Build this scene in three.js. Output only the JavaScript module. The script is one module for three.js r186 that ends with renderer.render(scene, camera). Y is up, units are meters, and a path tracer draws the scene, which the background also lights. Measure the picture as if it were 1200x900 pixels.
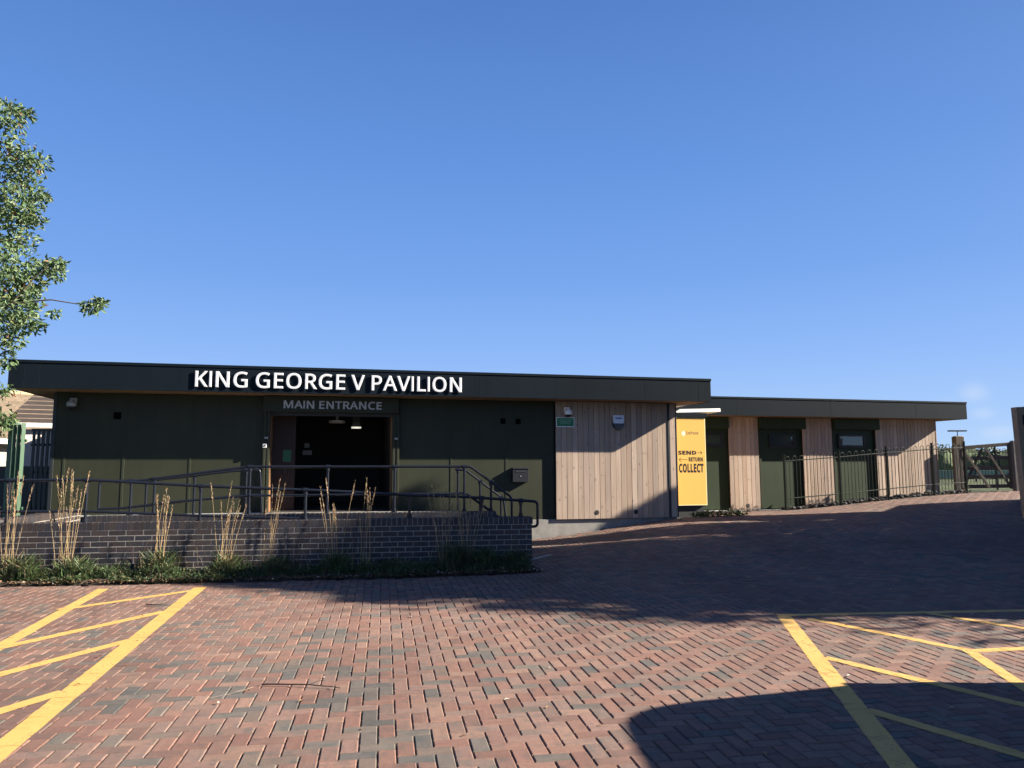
import * as THREE from 'three';
import { mergeGeometries } from 'three/addons/utils/BufferGeometryUtils.js';
import { FontLoader } from 'three/addons/loaders/FontLoader.js';
import { TextGeometry } from 'three/addons/geometries/TextGeometry.js';
import { RoundedBoxGeometry } from 'three/addons/geometries/RoundedBoxGeometry.js';

// ---------------------------------------------------------------- camera, sky, sun, exposure
const scene = new THREE.Scene();
const camera = new THREE.PerspectiveCamera(53.58, 4 / 3, 0.1, 2000);
camera.position.set(0, 1.5, 0);
camera.rotation.set(0.1092, 0, -0.0023);
const SUN = new THREE.Vector3(0.889, 0.456, 0.0408).normalize();
const SUN_I = 5, EXPOSURE = 3.6, SKY_GAIN = 1.0;

function mulberry(a) { return () => { a |= 0; a = a + 0x6D2B79F5 | 0; let t = Math.imul(a ^ a >>> 15, 1 | a); t = t + Math.imul(t ^ t >>> 7, 61 | t) ^ t; return ((t ^ t >>> 14) >>> 0) / 4294967296; }; }
function hash2(x, y, s) { let h = Math.imul(x, 374761393) + Math.imul(y, 668265263) + Math.imul(s, 974711) | 0; h = Math.imul(h ^ h >>> 13, 1274126177); return ((h ^ h >>> 16) >>> 0) / 4294967296; }
function vnoise(x, y, px, py, s) {              // value noise that repeats every px, py cells
  const xi = Math.floor(x), yi = Math.floor(y), fx = x - xi, fy = y - yi, u = fx * fx * (3 - 2 * fx), v = fy * fy * (3 - 2 * fy);
  const m = (a, p) => ((a % p) + p) % p, a = m(xi, px), b = m(xi + 1, px), c = m(yi, py), d = m(yi + 1, py);
  return (hash2(a, c, s) * (1 - u) + hash2(b, c, s) * u) * (1 - v) + (hash2(a, d, s) * (1 - u) + hash2(b, d, s) * u) * v;
}
function fbm(u, v, cx, cy, oct, s) { let a = 0, w = 0.5, t = 0; for (let k = 0; k < oct; k++) { a += w * vnoise(u * cx, v * cy, cx, cy, s + k * 17); t += w; w *= 0.55; cx *= 2; cy *= 2; } return a / t; }

{ // the sky: a clear autumn day, deep blue above, paler towards the horizon, a few thin clouds low down
  const W = 1024, Hh = 512, data = new Float32Array(W * Hh * 4);
  const stops = [[-90, .22, .29, .40], [0, .50, .70, .97], [3, .41, .62, .97], [8, .285, .50, .95], [14, .19, .39, .855], [22, .133, .308, .745], [32, .092, .226, .60], [50, .042, .105, .32], [90, .018, .050, .18]];
  const puffs = [[-58.6, 4.9, 1.1, .9], [-58.2, 3.4, .9, .5], [-57.4, 2.2, 1.5, .5], [-60.2, 3.9, .6, .4], [-20, 4, 2, .6], [15, 5, 2.2, .9], [60, 3.6, 2, .7], [110, 4.4, 2.4, .8], [150, 3.2, 1.8, .6], [-150, 4.6, 2.2, .8]];
  for (let j = 0; j < Hh; j++) for (let i = 0; i < W; i++) {
    const el = (j + .5) / Hh * 180 - 90, az = ((i + .5) / W - .5) * 2 * Math.PI, ce = Math.cos(el * Math.PI / 180);
    const dx = ce * Math.cos(az), dy = Math.sin(el * Math.PI / 180), dz = ce * Math.sin(az);
    let k = 1; while (k < stops.length - 1 && el > stops[k][0]) k++;
    const a = stops[k - 1], b = stops[k]; let t = Math.min(1, Math.max(0, (el - a[0]) / (b[0] - a[0])));
    const cs = dx * SUN.x + dy * SUN.y + dz * SUN.z, glow = 0.09 * Math.pow(Math.max(0, cs), 3) + 0.35 * Math.pow(Math.max(0, cs), 24);
    const c = [1, 2, 3].map(n => a[n] + (b[n] - a[n]) * t);
    c[0] += glow * .95; c[1] += glow * .9; c[2] += glow * .75;
    const u = (i + .5) / W, cl = fbm(u, el / 90, 46, 60, 4, 5);
    const azd = az * 180 / Math.PI; let pf = 0; for (const [pa, pe, wa, we] of puffs) { let da = azd - pa; da = ((da + 540) % 360) - 180; pf = Math.max(pf, Math.exp(-((da / wa) ** 2) - ((el - pe) / we) ** 2)); }
    const cloud = Math.min(1, Math.max(0, (pf * (.25 + 1.5 * cl) - .38) * 1.7)) * .30;
    for (let n = 0; n < 3; n++) c[n] += (([.86, .9, .97])[n] - c[n]) * cloud;
    const q = (j * W + i) * 4; data[q] = c[0] / EXPOSURE * SKY_GAIN; data[q + 1] = c[1] / EXPOSURE * SKY_GAIN; data[q + 2] = c[2] / EXPOSURE * SKY_GAIN; data[q + 3] = 1;
  }
  const tex = new THREE.DataTexture(data, W, Hh, THREE.RGBAFormat, THREE.FloatType);
  tex.mapping = THREE.EquirectangularReflectionMapping; tex.magFilter = tex.minFilter = THREE.LinearFilter; tex.wrapS = THREE.RepeatWrapping; tex.needsUpdate = true;
  scene.background = tex; scene.environment = tex;
}
const sun = new THREE.DirectionalLight(new THREE.Color(1, 0.9, 0.76), SUN_I);
sun.position.copy(SUN).multiplyScalar(60); sun.target.position.set(2, 0, -10);
sun.position.add(sun.target.position);
sun.castShadow = true; sun.shadow.mapSize.set(4096, 4096);
Object.assign(sun.shadow.camera, { left: -30, right: 30, top: 30, bottom: -30, near: 1, far: 150 });
scene.add(sun, sun.target);
const renderer = new THREE.WebGLRenderer({ antialias: true });
renderer.toneMapping = THREE.LinearToneMapping; renderer.toneMappingExposure = EXPOSURE;
renderer.shadowMap.enabled = true; renderer.shadowMap.type = THREE.PCFSoftShadowMap;

// ---------------------------------------------------------------- helpers
const R = mulberry(20231);
const rr = (a, b) => a + (b - a) * R();
const used = {};
function numbered(name) { const n = used[name] = (used[name] ?? -1) + 1; return n ? name + '_' + String(n).padStart(3, '0') : name; }
function tag(o, label, category, group, kind) { if (label) o.userData.label = label; if (category) o.userData.category = category; if (group) o.userData.group = group; if (kind) o.userData.kind = kind; return o; }
function grp(name, parent = scene) { const g = new THREE.Group(); g.name = parent === scene ? numbered(name) : name; parent.add(g); return g; }
function mesh(name, geo, mat, parent = scene) {
  if (Array.isArray(geo)) geo = merge(geo);
  const m = new THREE.Mesh(geo, mat); m.name = parent === scene ? numbered(name) : name; m.castShadow = m.receiveShadow = true; parent.add(m); return m;
}
function merge(list) {
  const color = list.some(g => g.attributes.color);
  const flat = list.map(g => {
    g = g.index ? g.toNonIndexed() : g;
    for (const k of Object.keys(g.attributes)) if (!['position', 'normal', 'uv', 'color'].includes(k)) g.deleteAttribute(k);
    if (!g.attributes.uv) g.setAttribute('uv', new THREE.BufferAttribute(new Float32Array(g.attributes.position.count * 2), 2));
    if (color && !g.attributes.color) g.setAttribute('color', new THREE.BufferAttribute(new Float32Array(g.attributes.position.count * 3).fill(1), 3));
    return g;
  });
  return flat.length === 1 ? flat[0] : mergeGeometries(flat);
}
class Tris {                                     // collects flat triangles and quads with uv in metres and an optional colour
  constructor() { this.p = []; this.n = []; this.u = []; this.c = []; }
  tri(a, b, c, ua, ub, uc, col) {
    const x1 = b[0] - a[0], y1 = b[1] - a[1], z1 = b[2] - a[2], x2 = c[0] - a[0], y2 = c[1] - a[1], z2 = c[2] - a[2];
    let nx = y1 * z2 - z1 * y2, ny = z1 * x2 - x1 * z2, nz = x1 * y2 - y1 * x2; const l = Math.hypot(nx, ny, nz) || 1;
    this.p.push(...a, ...b, ...c); for (let k = 0; k < 3; k++) this.n.push(nx / l, ny / l, nz / l); this.u.push(...ua, ...ub, ...uc); if (col) this.c.push(...col, ...col, ...col);
  }
  quad(a, b, c, d, ua, ub, uc, ud, col) { this.tri(a, b, c, ua, ub, uc, col); this.tri(a, c, d, ua, uc, ud, col); }
  geo() {
    const g = new THREE.BufferGeometry();
    g.setAttribute('position', new THREE.BufferAttribute(new Float32Array(this.p), 3)); g.setAttribute('normal', new THREE.BufferAttribute(new Float32Array(this.n), 3)); g.setAttribute('uv', new THREE.BufferAttribute(new Float32Array(this.u), 2));
    if (this.c.length) g.setAttribute('color', new THREE.BufferAttribute(new Float32Array(this.c), 3));
    return g;
  }
}
// a block with a chamfered face: the face lies at +n, e1 and e2 span it; pos(p) may bend it; depth goes to -n
function blockInto(T, o, e1, e2, n, w, h, depth, b, col, uo = [0, 0], bend = q => q) {
  const P = (a, c, d) => bend([o[0] + e1[0] * a + e2[0] * c + n[0] * d, o[1] + e1[1] * a + e2[1] * c + n[1] * d, o[2] + e1[2] * a + e2[2] * c + n[2] * d]);
  const U = (a, c) => [a + uo[0], c + uo[1]], x = w / 2, y = h / 2, i = x - b, j = y - b;
  const ring = (xx, yy, d) => [[-xx, -yy], [xx, -yy], [xx, yy], [-xx, yy]].map(([a, c]) => ({ p: P(a, c, d), u: U(a, c) }));
  const t = ring(i, j, 0), m = ring(x, y, -b), l = ring(x, y, -depth);
  T.quad(t[0].p, t[1].p, t[2].p, t[3].p, t[0].u, t[1].u, t[2].u, t[3].u, col);
  for (let k = 0; k < 4; k++) { const k2 = (k + 1) % 4; T.quad(m[k].p, m[k2].p, t[k2].p, t[k].p, m[k].u, m[k2].u, t[k2].u, t[k].u, col); T.quad(l[k].p, l[k2].p, m[k2].p, m[k].p, m[k].u, m[k2].u, m[k2].u, m[k].u, col); }
}
function box(x0, x1, y0, y1, z0, z1) { // plain box with uv in metres
  const T = new Tris(), f = (a, b, c, d, i, j) => T.quad(a, b, c, d, [a[i], a[j]], [b[i], b[j]], [c[i], c[j]], [d[i], d[j]]);
  f([x0, y0, z1], [x1, y0, z1], [x1, y1, z1], [x0, y1, z1], 0, 1); f([x1, y0, z0], [x0, y0, z0], [x0, y1, z0], [x1, y1, z0], 0, 1);
  f([x1, y0, z1], [x1, y0, z0], [x1, y1, z0], [x1, y1, z1], 2, 1); f([x0, y0, z0], [x0, y0, z1], [x0, y1, z1], [x0, y1, z0], 2, 1);
  f([x0, y1, z1], [x1, y1, z1], [x1, y1, z0], [x0, y1, z0], 0, 2); f([x0, y0, z0], [x1, y0, z0], [x1, y0, z1], [x0, y0, z1], 0, 2);
  return T.geo();
}
function rbox(x0, x1, y0, y1, z0, z1, r = 0.01, seg = 1) { const g = new RoundedBoxGeometry(x1 - x0, y1 - y0, z1 - z0, seg, r); g.translate((x0 + x1) / 2, (y0 + y1) / 2, (z0 + z1) / 2); return g; }
function V(a) { return new THREE.Vector3(...a); }
function pipe(points, r, sides = 10, bendR = 0.06) { // round tube along a polyline with rounded corners
  const P = points.map(V), path = new THREE.CurvePath(); let last = P[0].clone();
  for (let i = 1; i < P.length; i++) {
    if (i < P.length - 1) {
      const d1 = P[i - 1].clone().sub(P[i]), d2 = P[i + 1].clone().sub(P[i]), q = Math.min(bendR, d1.length() * .45, d2.length() * .45);
      const a = P[i].clone().addScaledVector(d1.normalize(), q), b = P[i].clone().addScaledVector(d2.normalize(), q);
      path.add(new THREE.LineCurve3(last, a)); path.add(new THREE.QuadraticBezierCurve3(a, P[i].clone(), b)); last = b;
    } else path.add(new THREE.LineCurve3(last, P[i]));
  }
  const pts = []; path.curves.forEach((c, k) => { const n = c.isLineCurve3 ? 1 : 5; for (let i = k ? 1 : 0; i <= n; i++) pts.push(c.getPoint(i / n)); });
  return sweep(pts, pts.map(() => r), sides, true);
}
function sweep(pts, radii, sides = 6, cap = false, col = null) { // tapered tube, smooth normals
  const pos = [], nor = [], uv = [], idx = [], cols = []; let ref = new THREE.Vector3(0, 1, 0), len = 0;
  const T0 = pts[1].clone().sub(pts[0]).normalize(); if (Math.abs(T0.y) > .9) ref.set(1, 0, 0);
  for (let i = 0; i < pts.length; i++) {
    const t = pts[Math.min(i + 1, pts.length - 1)].clone().sub(pts[Math.max(i - 1, 0)]).normalize(), a = ref.clone().addScaledVector(t, -ref.dot(t)).normalize(), b = t.clone().cross(a); ref = a;
    if (i) len += pts[i].distanceTo(pts[i - 1]);
    for (let k = 0; k <= sides; k++) { const w = k / sides * Math.PI * 2, nx = a.clone().multiplyScalar(Math.cos(w)).addScaledVector(b, Math.sin(w)); pos.push(pts[i].x + nx.x * radii[i], pts[i].y + nx.y * radii[i], pts[i].z + nx.z * radii[i]); nor.push(nx.x, nx.y, nx.z); uv.push(k / sides * .2, len); if (col) cols.push(...col); }
  }
  for (let i = 0; i < pts.length - 1; i++) for (let k = 0; k < sides; k++) { const a = i * (sides + 1) + k, b = a + sides + 1; idx.push(a, a + 1, b, a + 1, b + 1, b); }
  if (cap) for (const e of [0, pts.length - 1]) { const c = pos.length / 3, t = pts[e].clone().sub(pts[e ? e - 1 : 1]).normalize(); pos.push(pts[e].x, pts[e].y, pts[e].z); nor.push(t.x, t.y, t.z); uv.push(0, 0); if (col) cols.push(...col); for (let k = 0; k < sides; k++) { const a = e * (sides + 1) + k; e ? idx.push(c, a, a + 1) : idx.push(c, a + 1, a); } }
  const g = new THREE.BufferGeometry(); g.setAttribute('position', new THREE.Float32BufferAttribute(pos, 3)); g.setAttribute('normal', new THREE.Float32BufferAttribute(nor, 3)); g.setAttribute('uv', new THREE.Float32BufferAttribute(uv, 2)); if (col) g.setAttribute('color', new THREE.Float32BufferAttribute(cols, 3)); g.setIndex(idx);
  return g.toNonIndexed();
}
function cyl(r, h, at, axis = 'y', sides = 16) { const g = new THREE.CylinderGeometry(r, r, h, sides); if (axis === 'z') g.rotateX(Math.PI / 2); if (axis === 'x') g.rotateZ(Math.PI / 2); g.translate(...at); return g; }

// ---------------------------------------------------------------- textures and materials
function tex(n, fn, srgb = false) { const d = new Uint8Array(n * n * 4); for (let j = 0; j < n; j++) for (let i = 0; i < n; i++) { const c = fn((i + .5) / n, (j + .5) / n), q = (j * n + i) * 4, v = Array.isArray(c) ? c : [c, c, c]; for (let k = 0; k < 3; k++) d[q + k] = Math.max(0, Math.min(255, v[k] * 255)); d[q + 3] = 255; } const t = new THREE.DataTexture(d, n, n); t.wrapS = t.wrapT = THREE.RepeatWrapping; t.magFilter = THREE.LinearFilter; t.minFilter = THREE.LinearMipmapLinearFilter; t.generateMipmaps = true; if (srgb) t.colorSpace = THREE.SRGBColorSpace; t.needsUpdate = true; return t; }
function rep(t, x, y = x) { const c = t.clone(); c.repeat.set(x, y); c.needsUpdate = true; return c; }
const grit = tex(512, (u, v) => { const s = fbm(u, v, 8, 8, 3, 3), f = fbm(u, v, 128, 128, 2, 9), g = vnoise(u * 256, v * 256, 256, 256, 12); return .70 + .22 * (s - .5) * 1.6 + .22 * (f - .5) + .14 * (g - .5) * (g > .82 ? 3 : 1); });
const gritBump = tex(512, (u, v) => .5 * fbm(u, v, 96, 96, 3, 31) + .5 * vnoise(u * 256, v * 256, 256, 256, 44));
const kn = mulberry(66), knots = [...Array(13)].map(() => [kn(), kn(), .010 + .010 * kn()]);
const grain = tex(512, (u, v) => { let kd = 0; for (const [a, b, r] of knots) { const du = Math.abs(u - a), dv = Math.abs(v - b), d = Math.hypot(Math.min(du, 1 - du) / r, Math.min(dv, 1 - dv) / (r * .42)); if (d < 3) kd = Math.max(kd, d < 1 ? .42 : .16 * (3 - d) / 2); } const w = u + .03 * (fbm(u, v, 3, 3, 3, 71) - .5), a = fbm(w, v, 40, 3, 3, 51), b = fbm(w, v, 150, 6, 2, 52), c = fbm(u, v, 5, 4, 3, 53); return .62 + .30 * a + .16 * (b - .5) + .22 * (c - .5) - kd; });
const grainBump = tex(512, (u, v) => fbm(u, v, 120, 5, 3, 61));
const clouded = tex(512, (u, v) => .74 + .30 * (fbm(u, v, 4, 4, 5, 91) - .3) + .16 * (fbm(u, v, 46, 3, 3, 93) - .4) + .08 * vnoise(u * 256, v * 256, 256, 256, 95));
const paverMap = tex(1024, (u, v) => { const a = fbm(u, v, 14, 14, 4, 201), f = fbm(u, v, 150, 150, 2, 202), st = fbm(u, v, 10, 46, 3, 205), m = Math.min(1, Math.max(0, (a - .54) * 5)), q = .80 + .30 * (f - .5) + .24 * (st - .5) + .18 * (a - .5), sp = vnoise(u * 512, v * 512, 512, 512, 207); const k = q * (sp > .9 ? .8 : sp < .06 ? 1.15 : 1); return [k * (1 - .33 * m), k * (1 - .21 * m), k * (1 - .16 * m)]; });
const paintMap = tex(512, (u, v) => { const a = fbm(u, v, 6, 6, 4, 301), f = fbm(u, v, 90, 90, 3, 302), w = Math.min(1, Math.max(0, (f + .5 * a - .93) * 7)); return [.92 + .16 * (a - .5) - .34 * w, .92 + .16 * (a - .5) - .42 * w, .92 + .2 * (a - .5) - .25 * w]; });
const lin = (r, g, b) => new THREE.Color().setRGB(r, g, b);
const std = (c, rough = .8, o = {}) => new THREE.MeshStandardMaterial({ color: Array.isArray(c) ? lin(...c) : c, roughness: rough, ...o });
const phys = (c, rough, o = {}) => new THREE.MeshPhysicalMaterial({ color: lin(...c), roughness: rough, ...o });
const M = {
  core: std([1, 1, 1], 1, { vertexColors: true }),
  paver: std([1, 1, 1], .86, { vertexColors: true, map: rep(paverMap, .9), bumpMap: rep(gritBump, 4), bumpScale: .0016 }),
  bedding: std([.05, .040, .030], .95, { map: rep(paverMap, .6) }),
  paint: std([.60, .365, .100], .75, { map: rep(paintMap, .8), bumpMap: rep(gritBump, 4), bumpScale: .0018 }),
  brick: std([1, 1, 1], .62, { vertexColors: true, map: rep(grit, 3.1), bumpMap: rep(gritBump, 5), bumpScale: .0012 }),
  mortar: std([0.3678, 0.3402, 0.3035], .95, { map: rep(grit, 4), bumpMap: rep(gritBump, 6), bumpScale: .002 }),
  plank: std([1, 1, 1], .78, { vertexColors: true, map: rep(grain, 1.7, .42), bumpMap: rep(grainBump, 2, .5), bumpScale: .0012 }),
  green: phys([0.03245, 0.03634, 0.02207], .55, { specularIntensity: .4, map: rep(clouded, .31) }),
  greenTrim: phys([0.03115, 0.03634, 0.02336], .5, { specularIntensity: .3 }),
  green2: phys([0.02317, 0.03764, 0.01987], .55, { specularIntensity: .4, map: rep(clouded, .31) }),
  fascia: phys([.0075, .0125, .0185], .6, { specularIntensity: .12, map: rep(clouded, .21) }),
  fasciaTrim: phys([.0065, .0110, .0160], .55, { specularIntensity: .15 }),
  soffit: std([0.2652, 0.156, 0.0858], .75, { map: rep(grain, .42, 1.6) }),
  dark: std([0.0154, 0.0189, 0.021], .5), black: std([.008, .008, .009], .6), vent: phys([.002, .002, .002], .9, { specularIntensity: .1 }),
  concrete: std([0.315, 0.3, 0.2775], .92, { map: rep(grit, .7), bumpMap: rep(gritBump, 2), bumpScale: .003 }),
  roofing: std([.10, .10, .10], .9, { map: rep(grit, .5) }),
  rail: phys([.010, .0125, .020], .32, { specularIntensity: .6 }),
  white: std([.82, .82, .80], .45), offwhite: std([0.4836, 0.4914, 0.4836], .5), grey: std([0.273, 0.2808, 0.2808], .5),
  jamb: std([.30, .15, .07], .6, { map: rep(grain, 1.7, .5) }),
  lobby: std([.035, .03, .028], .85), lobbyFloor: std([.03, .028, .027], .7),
  steelGreen: std([0.04388, 0.0975, 0.05362], .4), fenceGreen: phys([0.0158, 0.02176, 0.01755], .5, { specularIntensity: .3 }),
  timber: std([1, 1, 1], .85, { vertexColors: true, map: rep(grain, 1.3, .6), bumpMap: rep(grainBump, 1.5, .6), bumpScale: .004 }),
  soil: std([.055, .040, .028], .97, { map: rep(grit, 1.8), bumpMap: rep(gritBump, 1.5), bumpScale: .02 }),
  grass: std([0.0585, 0.078, 0.02184], .95, { map: rep(clouded, .12), bumpMap: rep(gritBump, .5), bumpScale: .04 }),
  leaf: new THREE.MeshPhysicalMaterial({ color: 0xffffff, vertexColors: true, roughness: .62, transmission: .30, thickness: 0, side: THREE.DoubleSide }),
  straw: std([1, 1, 1], .85, { vertexColors: true, side: THREE.DoubleSide }),
  bark: std([.16, .12, .085], .95, { map: rep(grit, 2) }),
  glass: new THREE.MeshPhysicalMaterial({ color: lin(.9, .95, .95), roughness: .03, transmission: 1, thickness: 0, ior: 1.5 }),
  blind: std([.07, .07, .068], .8),
  tile: std([1, 1, 1], .9, { vertexColors: true, map: rep(grit, .8) }),
  render: std([0.468, 0.429, 0.3744], .9, { map: rep(grit, .6) }),
};

// ---------------------------------------------------------------- terrain: a level car park that rises towards the gate
const ctl = [[-10, 2, 0], [-5, 2, 0], [0, 2, 0], [5, 2, 0], [10, 2, 0], [-9, 9, 0], [-4.5, 9, 0], [0, 9, 0], [4, 8.5, 0], [8, 8, 0], [12, 8, .05], [-4, 13, 0], [-9, 15, 0], [-2.5, 16, 0], [.44, 16.16, .0], [.5, 13, 0], [3, 11.6, .03], [6, 11.5, .10], [10, 11, .2],
  [2.1, 16.5, .19], [3.69, 16.96, .384], [4, 14, .19], [7, 15, .38], [9.9, 14.9, .5], [5.92, 20.7, .31], [7.48, 21.1, .33], [5, 18.8, .35], [9, 18.8, .52], [7.14, 20.17, .366], [8.77, 20.6, .474], [11.7, 21.35, .70], [12.44, 22.38, .74], [13.8, 22.3, .77], [14, 17, .68], [18, 23, .85], [17, 13, .6]];
const tps = (() => {
  const n = ctl.length, N = n + 3, A = Array.from({ length: N }, () => new Float64Array(N + 1)), ph = r2 => r2 < 1e-9 ? 0 : r2 * Math.log(r2);
  for (let i = 0; i < n; i++) { for (let j = 0; j < n; j++) A[i][j] = ph((ctl[i][0] - ctl[j][0]) ** 2 + (ctl[i][1] - ctl[j][1]) ** 2) + (i === j ? .6 : 0); A[i][n] = A[n][i] = 1; A[i][n + 1] = A[n + 1][i] = ctl[i][0]; A[i][n + 2] = A[n + 2][i] = ctl[i][1]; A[i][N] = ctl[i][2]; }
  for (let c = 0; c < N; c++) { let p = c; for (let r = c; r < N; r++) if (Math.abs(A[r][c]) > Math.abs(A[p][c])) p = r;[A[c], A[p]] = [A[p], A[c]]; for (let r = 0; r < N; r++) if (r !== c) { const f = A[r][c] / A[c][c]; for (let k = c; k <= N; k++) A[r][k] -= f * A[c][k]; } }
  const w = A.map((r, i) => r[N] / r[i]);
  return (x, Z) => { let s = w[n] + w[n + 1] * x + w[n + 2] * Z; for (let i = 0; i < n; i++) s += w[i] * ph((x - ctl[i][0]) ** 2 + (Z - ctl[i][1]) ** 2); return s; };
})();
const clampN = (v, a, b) => Math.min(b, Math.max(a, v));
function H(x, z) { const Z = -z; return clampN(tps(clampN(x, -9, 16), clampN(Z, 2.2, 22.6)), -.02, .9); }

// ---------------------------------------------------------------- frames: the front wall (also the paving), the pavilion, its wing
const TW = 0.167, T1 = 0.2421, T2 = 0.252;
function frame(ox, oz, th) { const c = Math.cos(th), s = Math.sin(th); const f = (a, y, off) => [ox + c * a + s * off, y, oz - s * a + c * off]; f.th = th; f.e = [c, 0, -s]; f.n = [s, 0, c]; return f; }
const FW = frame(0.2656, -11.616, TW), F1 = frame(3.637, -17.087, T1), F2 = frame(12.456, -22.522, T2);
const inFW = (x, z) => { const dx = x - .2656, dz = z + 11.616, c = Math.cos(TW), s = Math.sin(TW); return [dx * c - dz * s, dx * s + dz * c]; };
function place(o, f, a, y, off) { o.position.set(...f(a, y, off)); o.rotation.y = f.th; return o; }

// ---------------------------------------------------------------- ground sheet
{
  const xs = [], zs = []; for (let x = -16; x <= 24; x += .5) xs.push(x); for (const d of [40, 80, 200, 700]) { xs.unshift(-d); xs.push(d); }
  for (let z = -30; z <= 8; z += .5) zs.push(z); for (const d of [-45, -70, -120, -300, -900]) zs.unshift(d); for (const d of [30, 80, 300]) zs.push(d);
  const pos = [], uv = [], idx = [], nx = xs.length;
  for (const z of zs) for (const x of xs) { pos.push(x, H(x, z) - .09, z); uv.push(x, -z); }
  for (let j = 0; j < zs.length - 1; j++) for (let i = 0; i < nx - 1; i++) { const a = j * nx + i, b = a + 1, c = a + nx, d = c + 1; idx.push(a, c, b, b, c, d); }
  const g = new THREE.BufferGeometry(); g.setAttribute('position', new THREE.Float32BufferAttribute(pos, 3)); g.setAttribute('uv', new THREE.Float32BufferAttribute(uv, 2)); g.setIndex(idx); g.computeVertexNormals();
  tag(mesh('ground', g, M.grass), 'grass ground around the buildings and the field beyond the gate', null, null, 'structure');
}

// ---------------------------------------------------------------- paved forecourt of herringbone blocks
const bedEdge = [[-9, .57], [-6.98, .57], [-5.6, .63], [-4.1, .66], [-2.2, .62], [-.7, .52], [.06, .43]];
function bedOff(s) { for (let i = 1; i < bedEdge.length; i++) if (s <= bedEdge[i][0]) { const [a, b] = [bedEdge[i - 1], bedEdge[i]]; return a[1] + (b[1] - a[1]) * (s - a[0]) / (b[0] - a[0]); } return .43; }
function in1(x, z) { const dx = x - 3.637, dz = z + 17.087, c = Math.cos(T1), s = Math.sin(T1); return [dx * c - dz * s, dx * s + dz * c]; }
function in2(x, z) { const dx = x - 12.456, dz = z + 22.522, c = Math.cos(T2), s = Math.sin(T2); return [dx * c - dz * s, dx * s + dz * c]; }
function paved(x, z) {
  const [s, o] = inFW(x, z), [a, b] = in1(x, z), [c, d] = in2(x, z);
  if (s < .10 && o < bedOff(s)) return false;                 // the bed and the ramp
  if (b < .12 && a < .1) return false;                        // the pavilion
  if (d < (c > -5.75 ? 1.05 : .12) && c < 1.6) return false;     // the wing and the railing strip
  if (b < -.02 && a < .9) return false;                        // the parcel locker's corner
  if (-z > 22.6) return false;
  return true;
}
const forecourt = grp('paved_forecourt'); tag(forecourt, 'forecourt of red and grey block paving laid in herringbone, rising to the gate', null, null, 'structure');
{ // bedding sand below the blocks
  const T = new Tris(), st = .5, y = (x, z) => H(x, z) - .017;
  for (let x = -14; x < 18; x += st) for (let z = -23; z < 6; z += st) { if (![[0, 0], [1, 0], [0, 1], [1, 1]].some(([i, j]) => paved(x + i * st, z + j * st))) continue; const q = (a, b) => [a, y(a, b), b]; T.quad(q(x, z + st), q(x + st, z + st), q(x + st, z), q(x, z), [x, -z], [x + st, -z], [x + st, -z + 0], [x, -z]); }
  tag(mesh('joint_sand', T.geo(), M.bedding, forecourt));
}
const tones = [[.215, .115, .086], [.235, .130, .098], [.195, .102, .078], [.25, .150, .112], [.22, .130, .103], [.18, .102, .08], [.205, .128, .102], [.19, .125, .10]].map(c => c.map((v, k) => v * [.945, .95, .935][k])), greys = [[.122, .102, .086], [.140, .114, .093], [.104, .092, .081], [.160, .117, .092]];
const blocks = [];
{
  const P = .1, e1 = FW.e, ez = [-FW.n[0], 0, -FW.n[2]];
  for (let i = -130; i < 160; i++) for (let j = -120; j < 150; j++) {
    const c = (((i - j) % 4) + 4) % 4; if (c !== 0 && c !== 3) continue;
    const hor = c === 0, ca = (i + (hor ? 1 : .5)) * P, cb = (j + (hor ? .5 : 1)) * P;
    const [x, , z] = FW(ca, 0, -cb), Z = -z;
    if (Z < -1 || Z > 22.6 || Math.abs(x) > .70 * Math.max(Z, 1.5) + 1.6 || !paved(x, z)) continue;
    const patch = vnoise(ca * 1.1 + 50, cb * 1.1 + 50, 400, 400, 7), g = R() < .11 + .18 * (patch > .62 ? 1 : 0) - (patch < .3 ? .06 : 0);
    const base = g ? greys[Math.floor(R() * 4)] : tones[Math.floor(R() * 8)], k = rr(.9, 1.1) * (.80 + .40 * vnoise(ca * .9 + 80, cb * .55 + 80, 400, 400, 17)) * (vnoise(ca * 2.3 + 90, cb * 2.3 + 90, 900, 900, 23) > .86 ? .82 : 1);
    blocks.push({ x, z, hor, col: base.map(v => v * k), d: Math.hypot(x, Z), seen: Math.abs(x) < .67 * Z && Z > 3.95, dy: rr(-.0015, .0015), tilt: [rr(-.004, .004), rr(-.004, .004)], uo: [rr(0, 9), rr(0, 9)], e1, ez });
  }
  blocks.sort((a, b) => (b.seen - a.seen) || a.d - b.d);
  const build = (T, q) => blockInto(T, [q.x, 0, q.z], q.hor ? q.e1 : q.ez, q.hor ? q.ez : [-q.e1[0], 0, -q.e1[2]], [0, 1, 0], .1945, .0945, .03, .006, q.col, q.uo, p => [p[0], p[1] + H(p[0], p[2]) + q.dy + (p[0] - q.x) * q.tilt[0] + (p[2] - q.z) * q.tilt[1], p[2]]);
  const far = new Tris();
  blocks.forEach((q, i) => { if (i < 300) { const T = new Tris(); build(T, q); mesh('paver', T.geo(), M.paver, forecourt); } else build(far, q); });
  tag(mesh('paver_field', far.geo(), M.paver, forecourt), null, null, null, 'stuff');
}
console.log('pavers', blocks.length);

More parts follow.
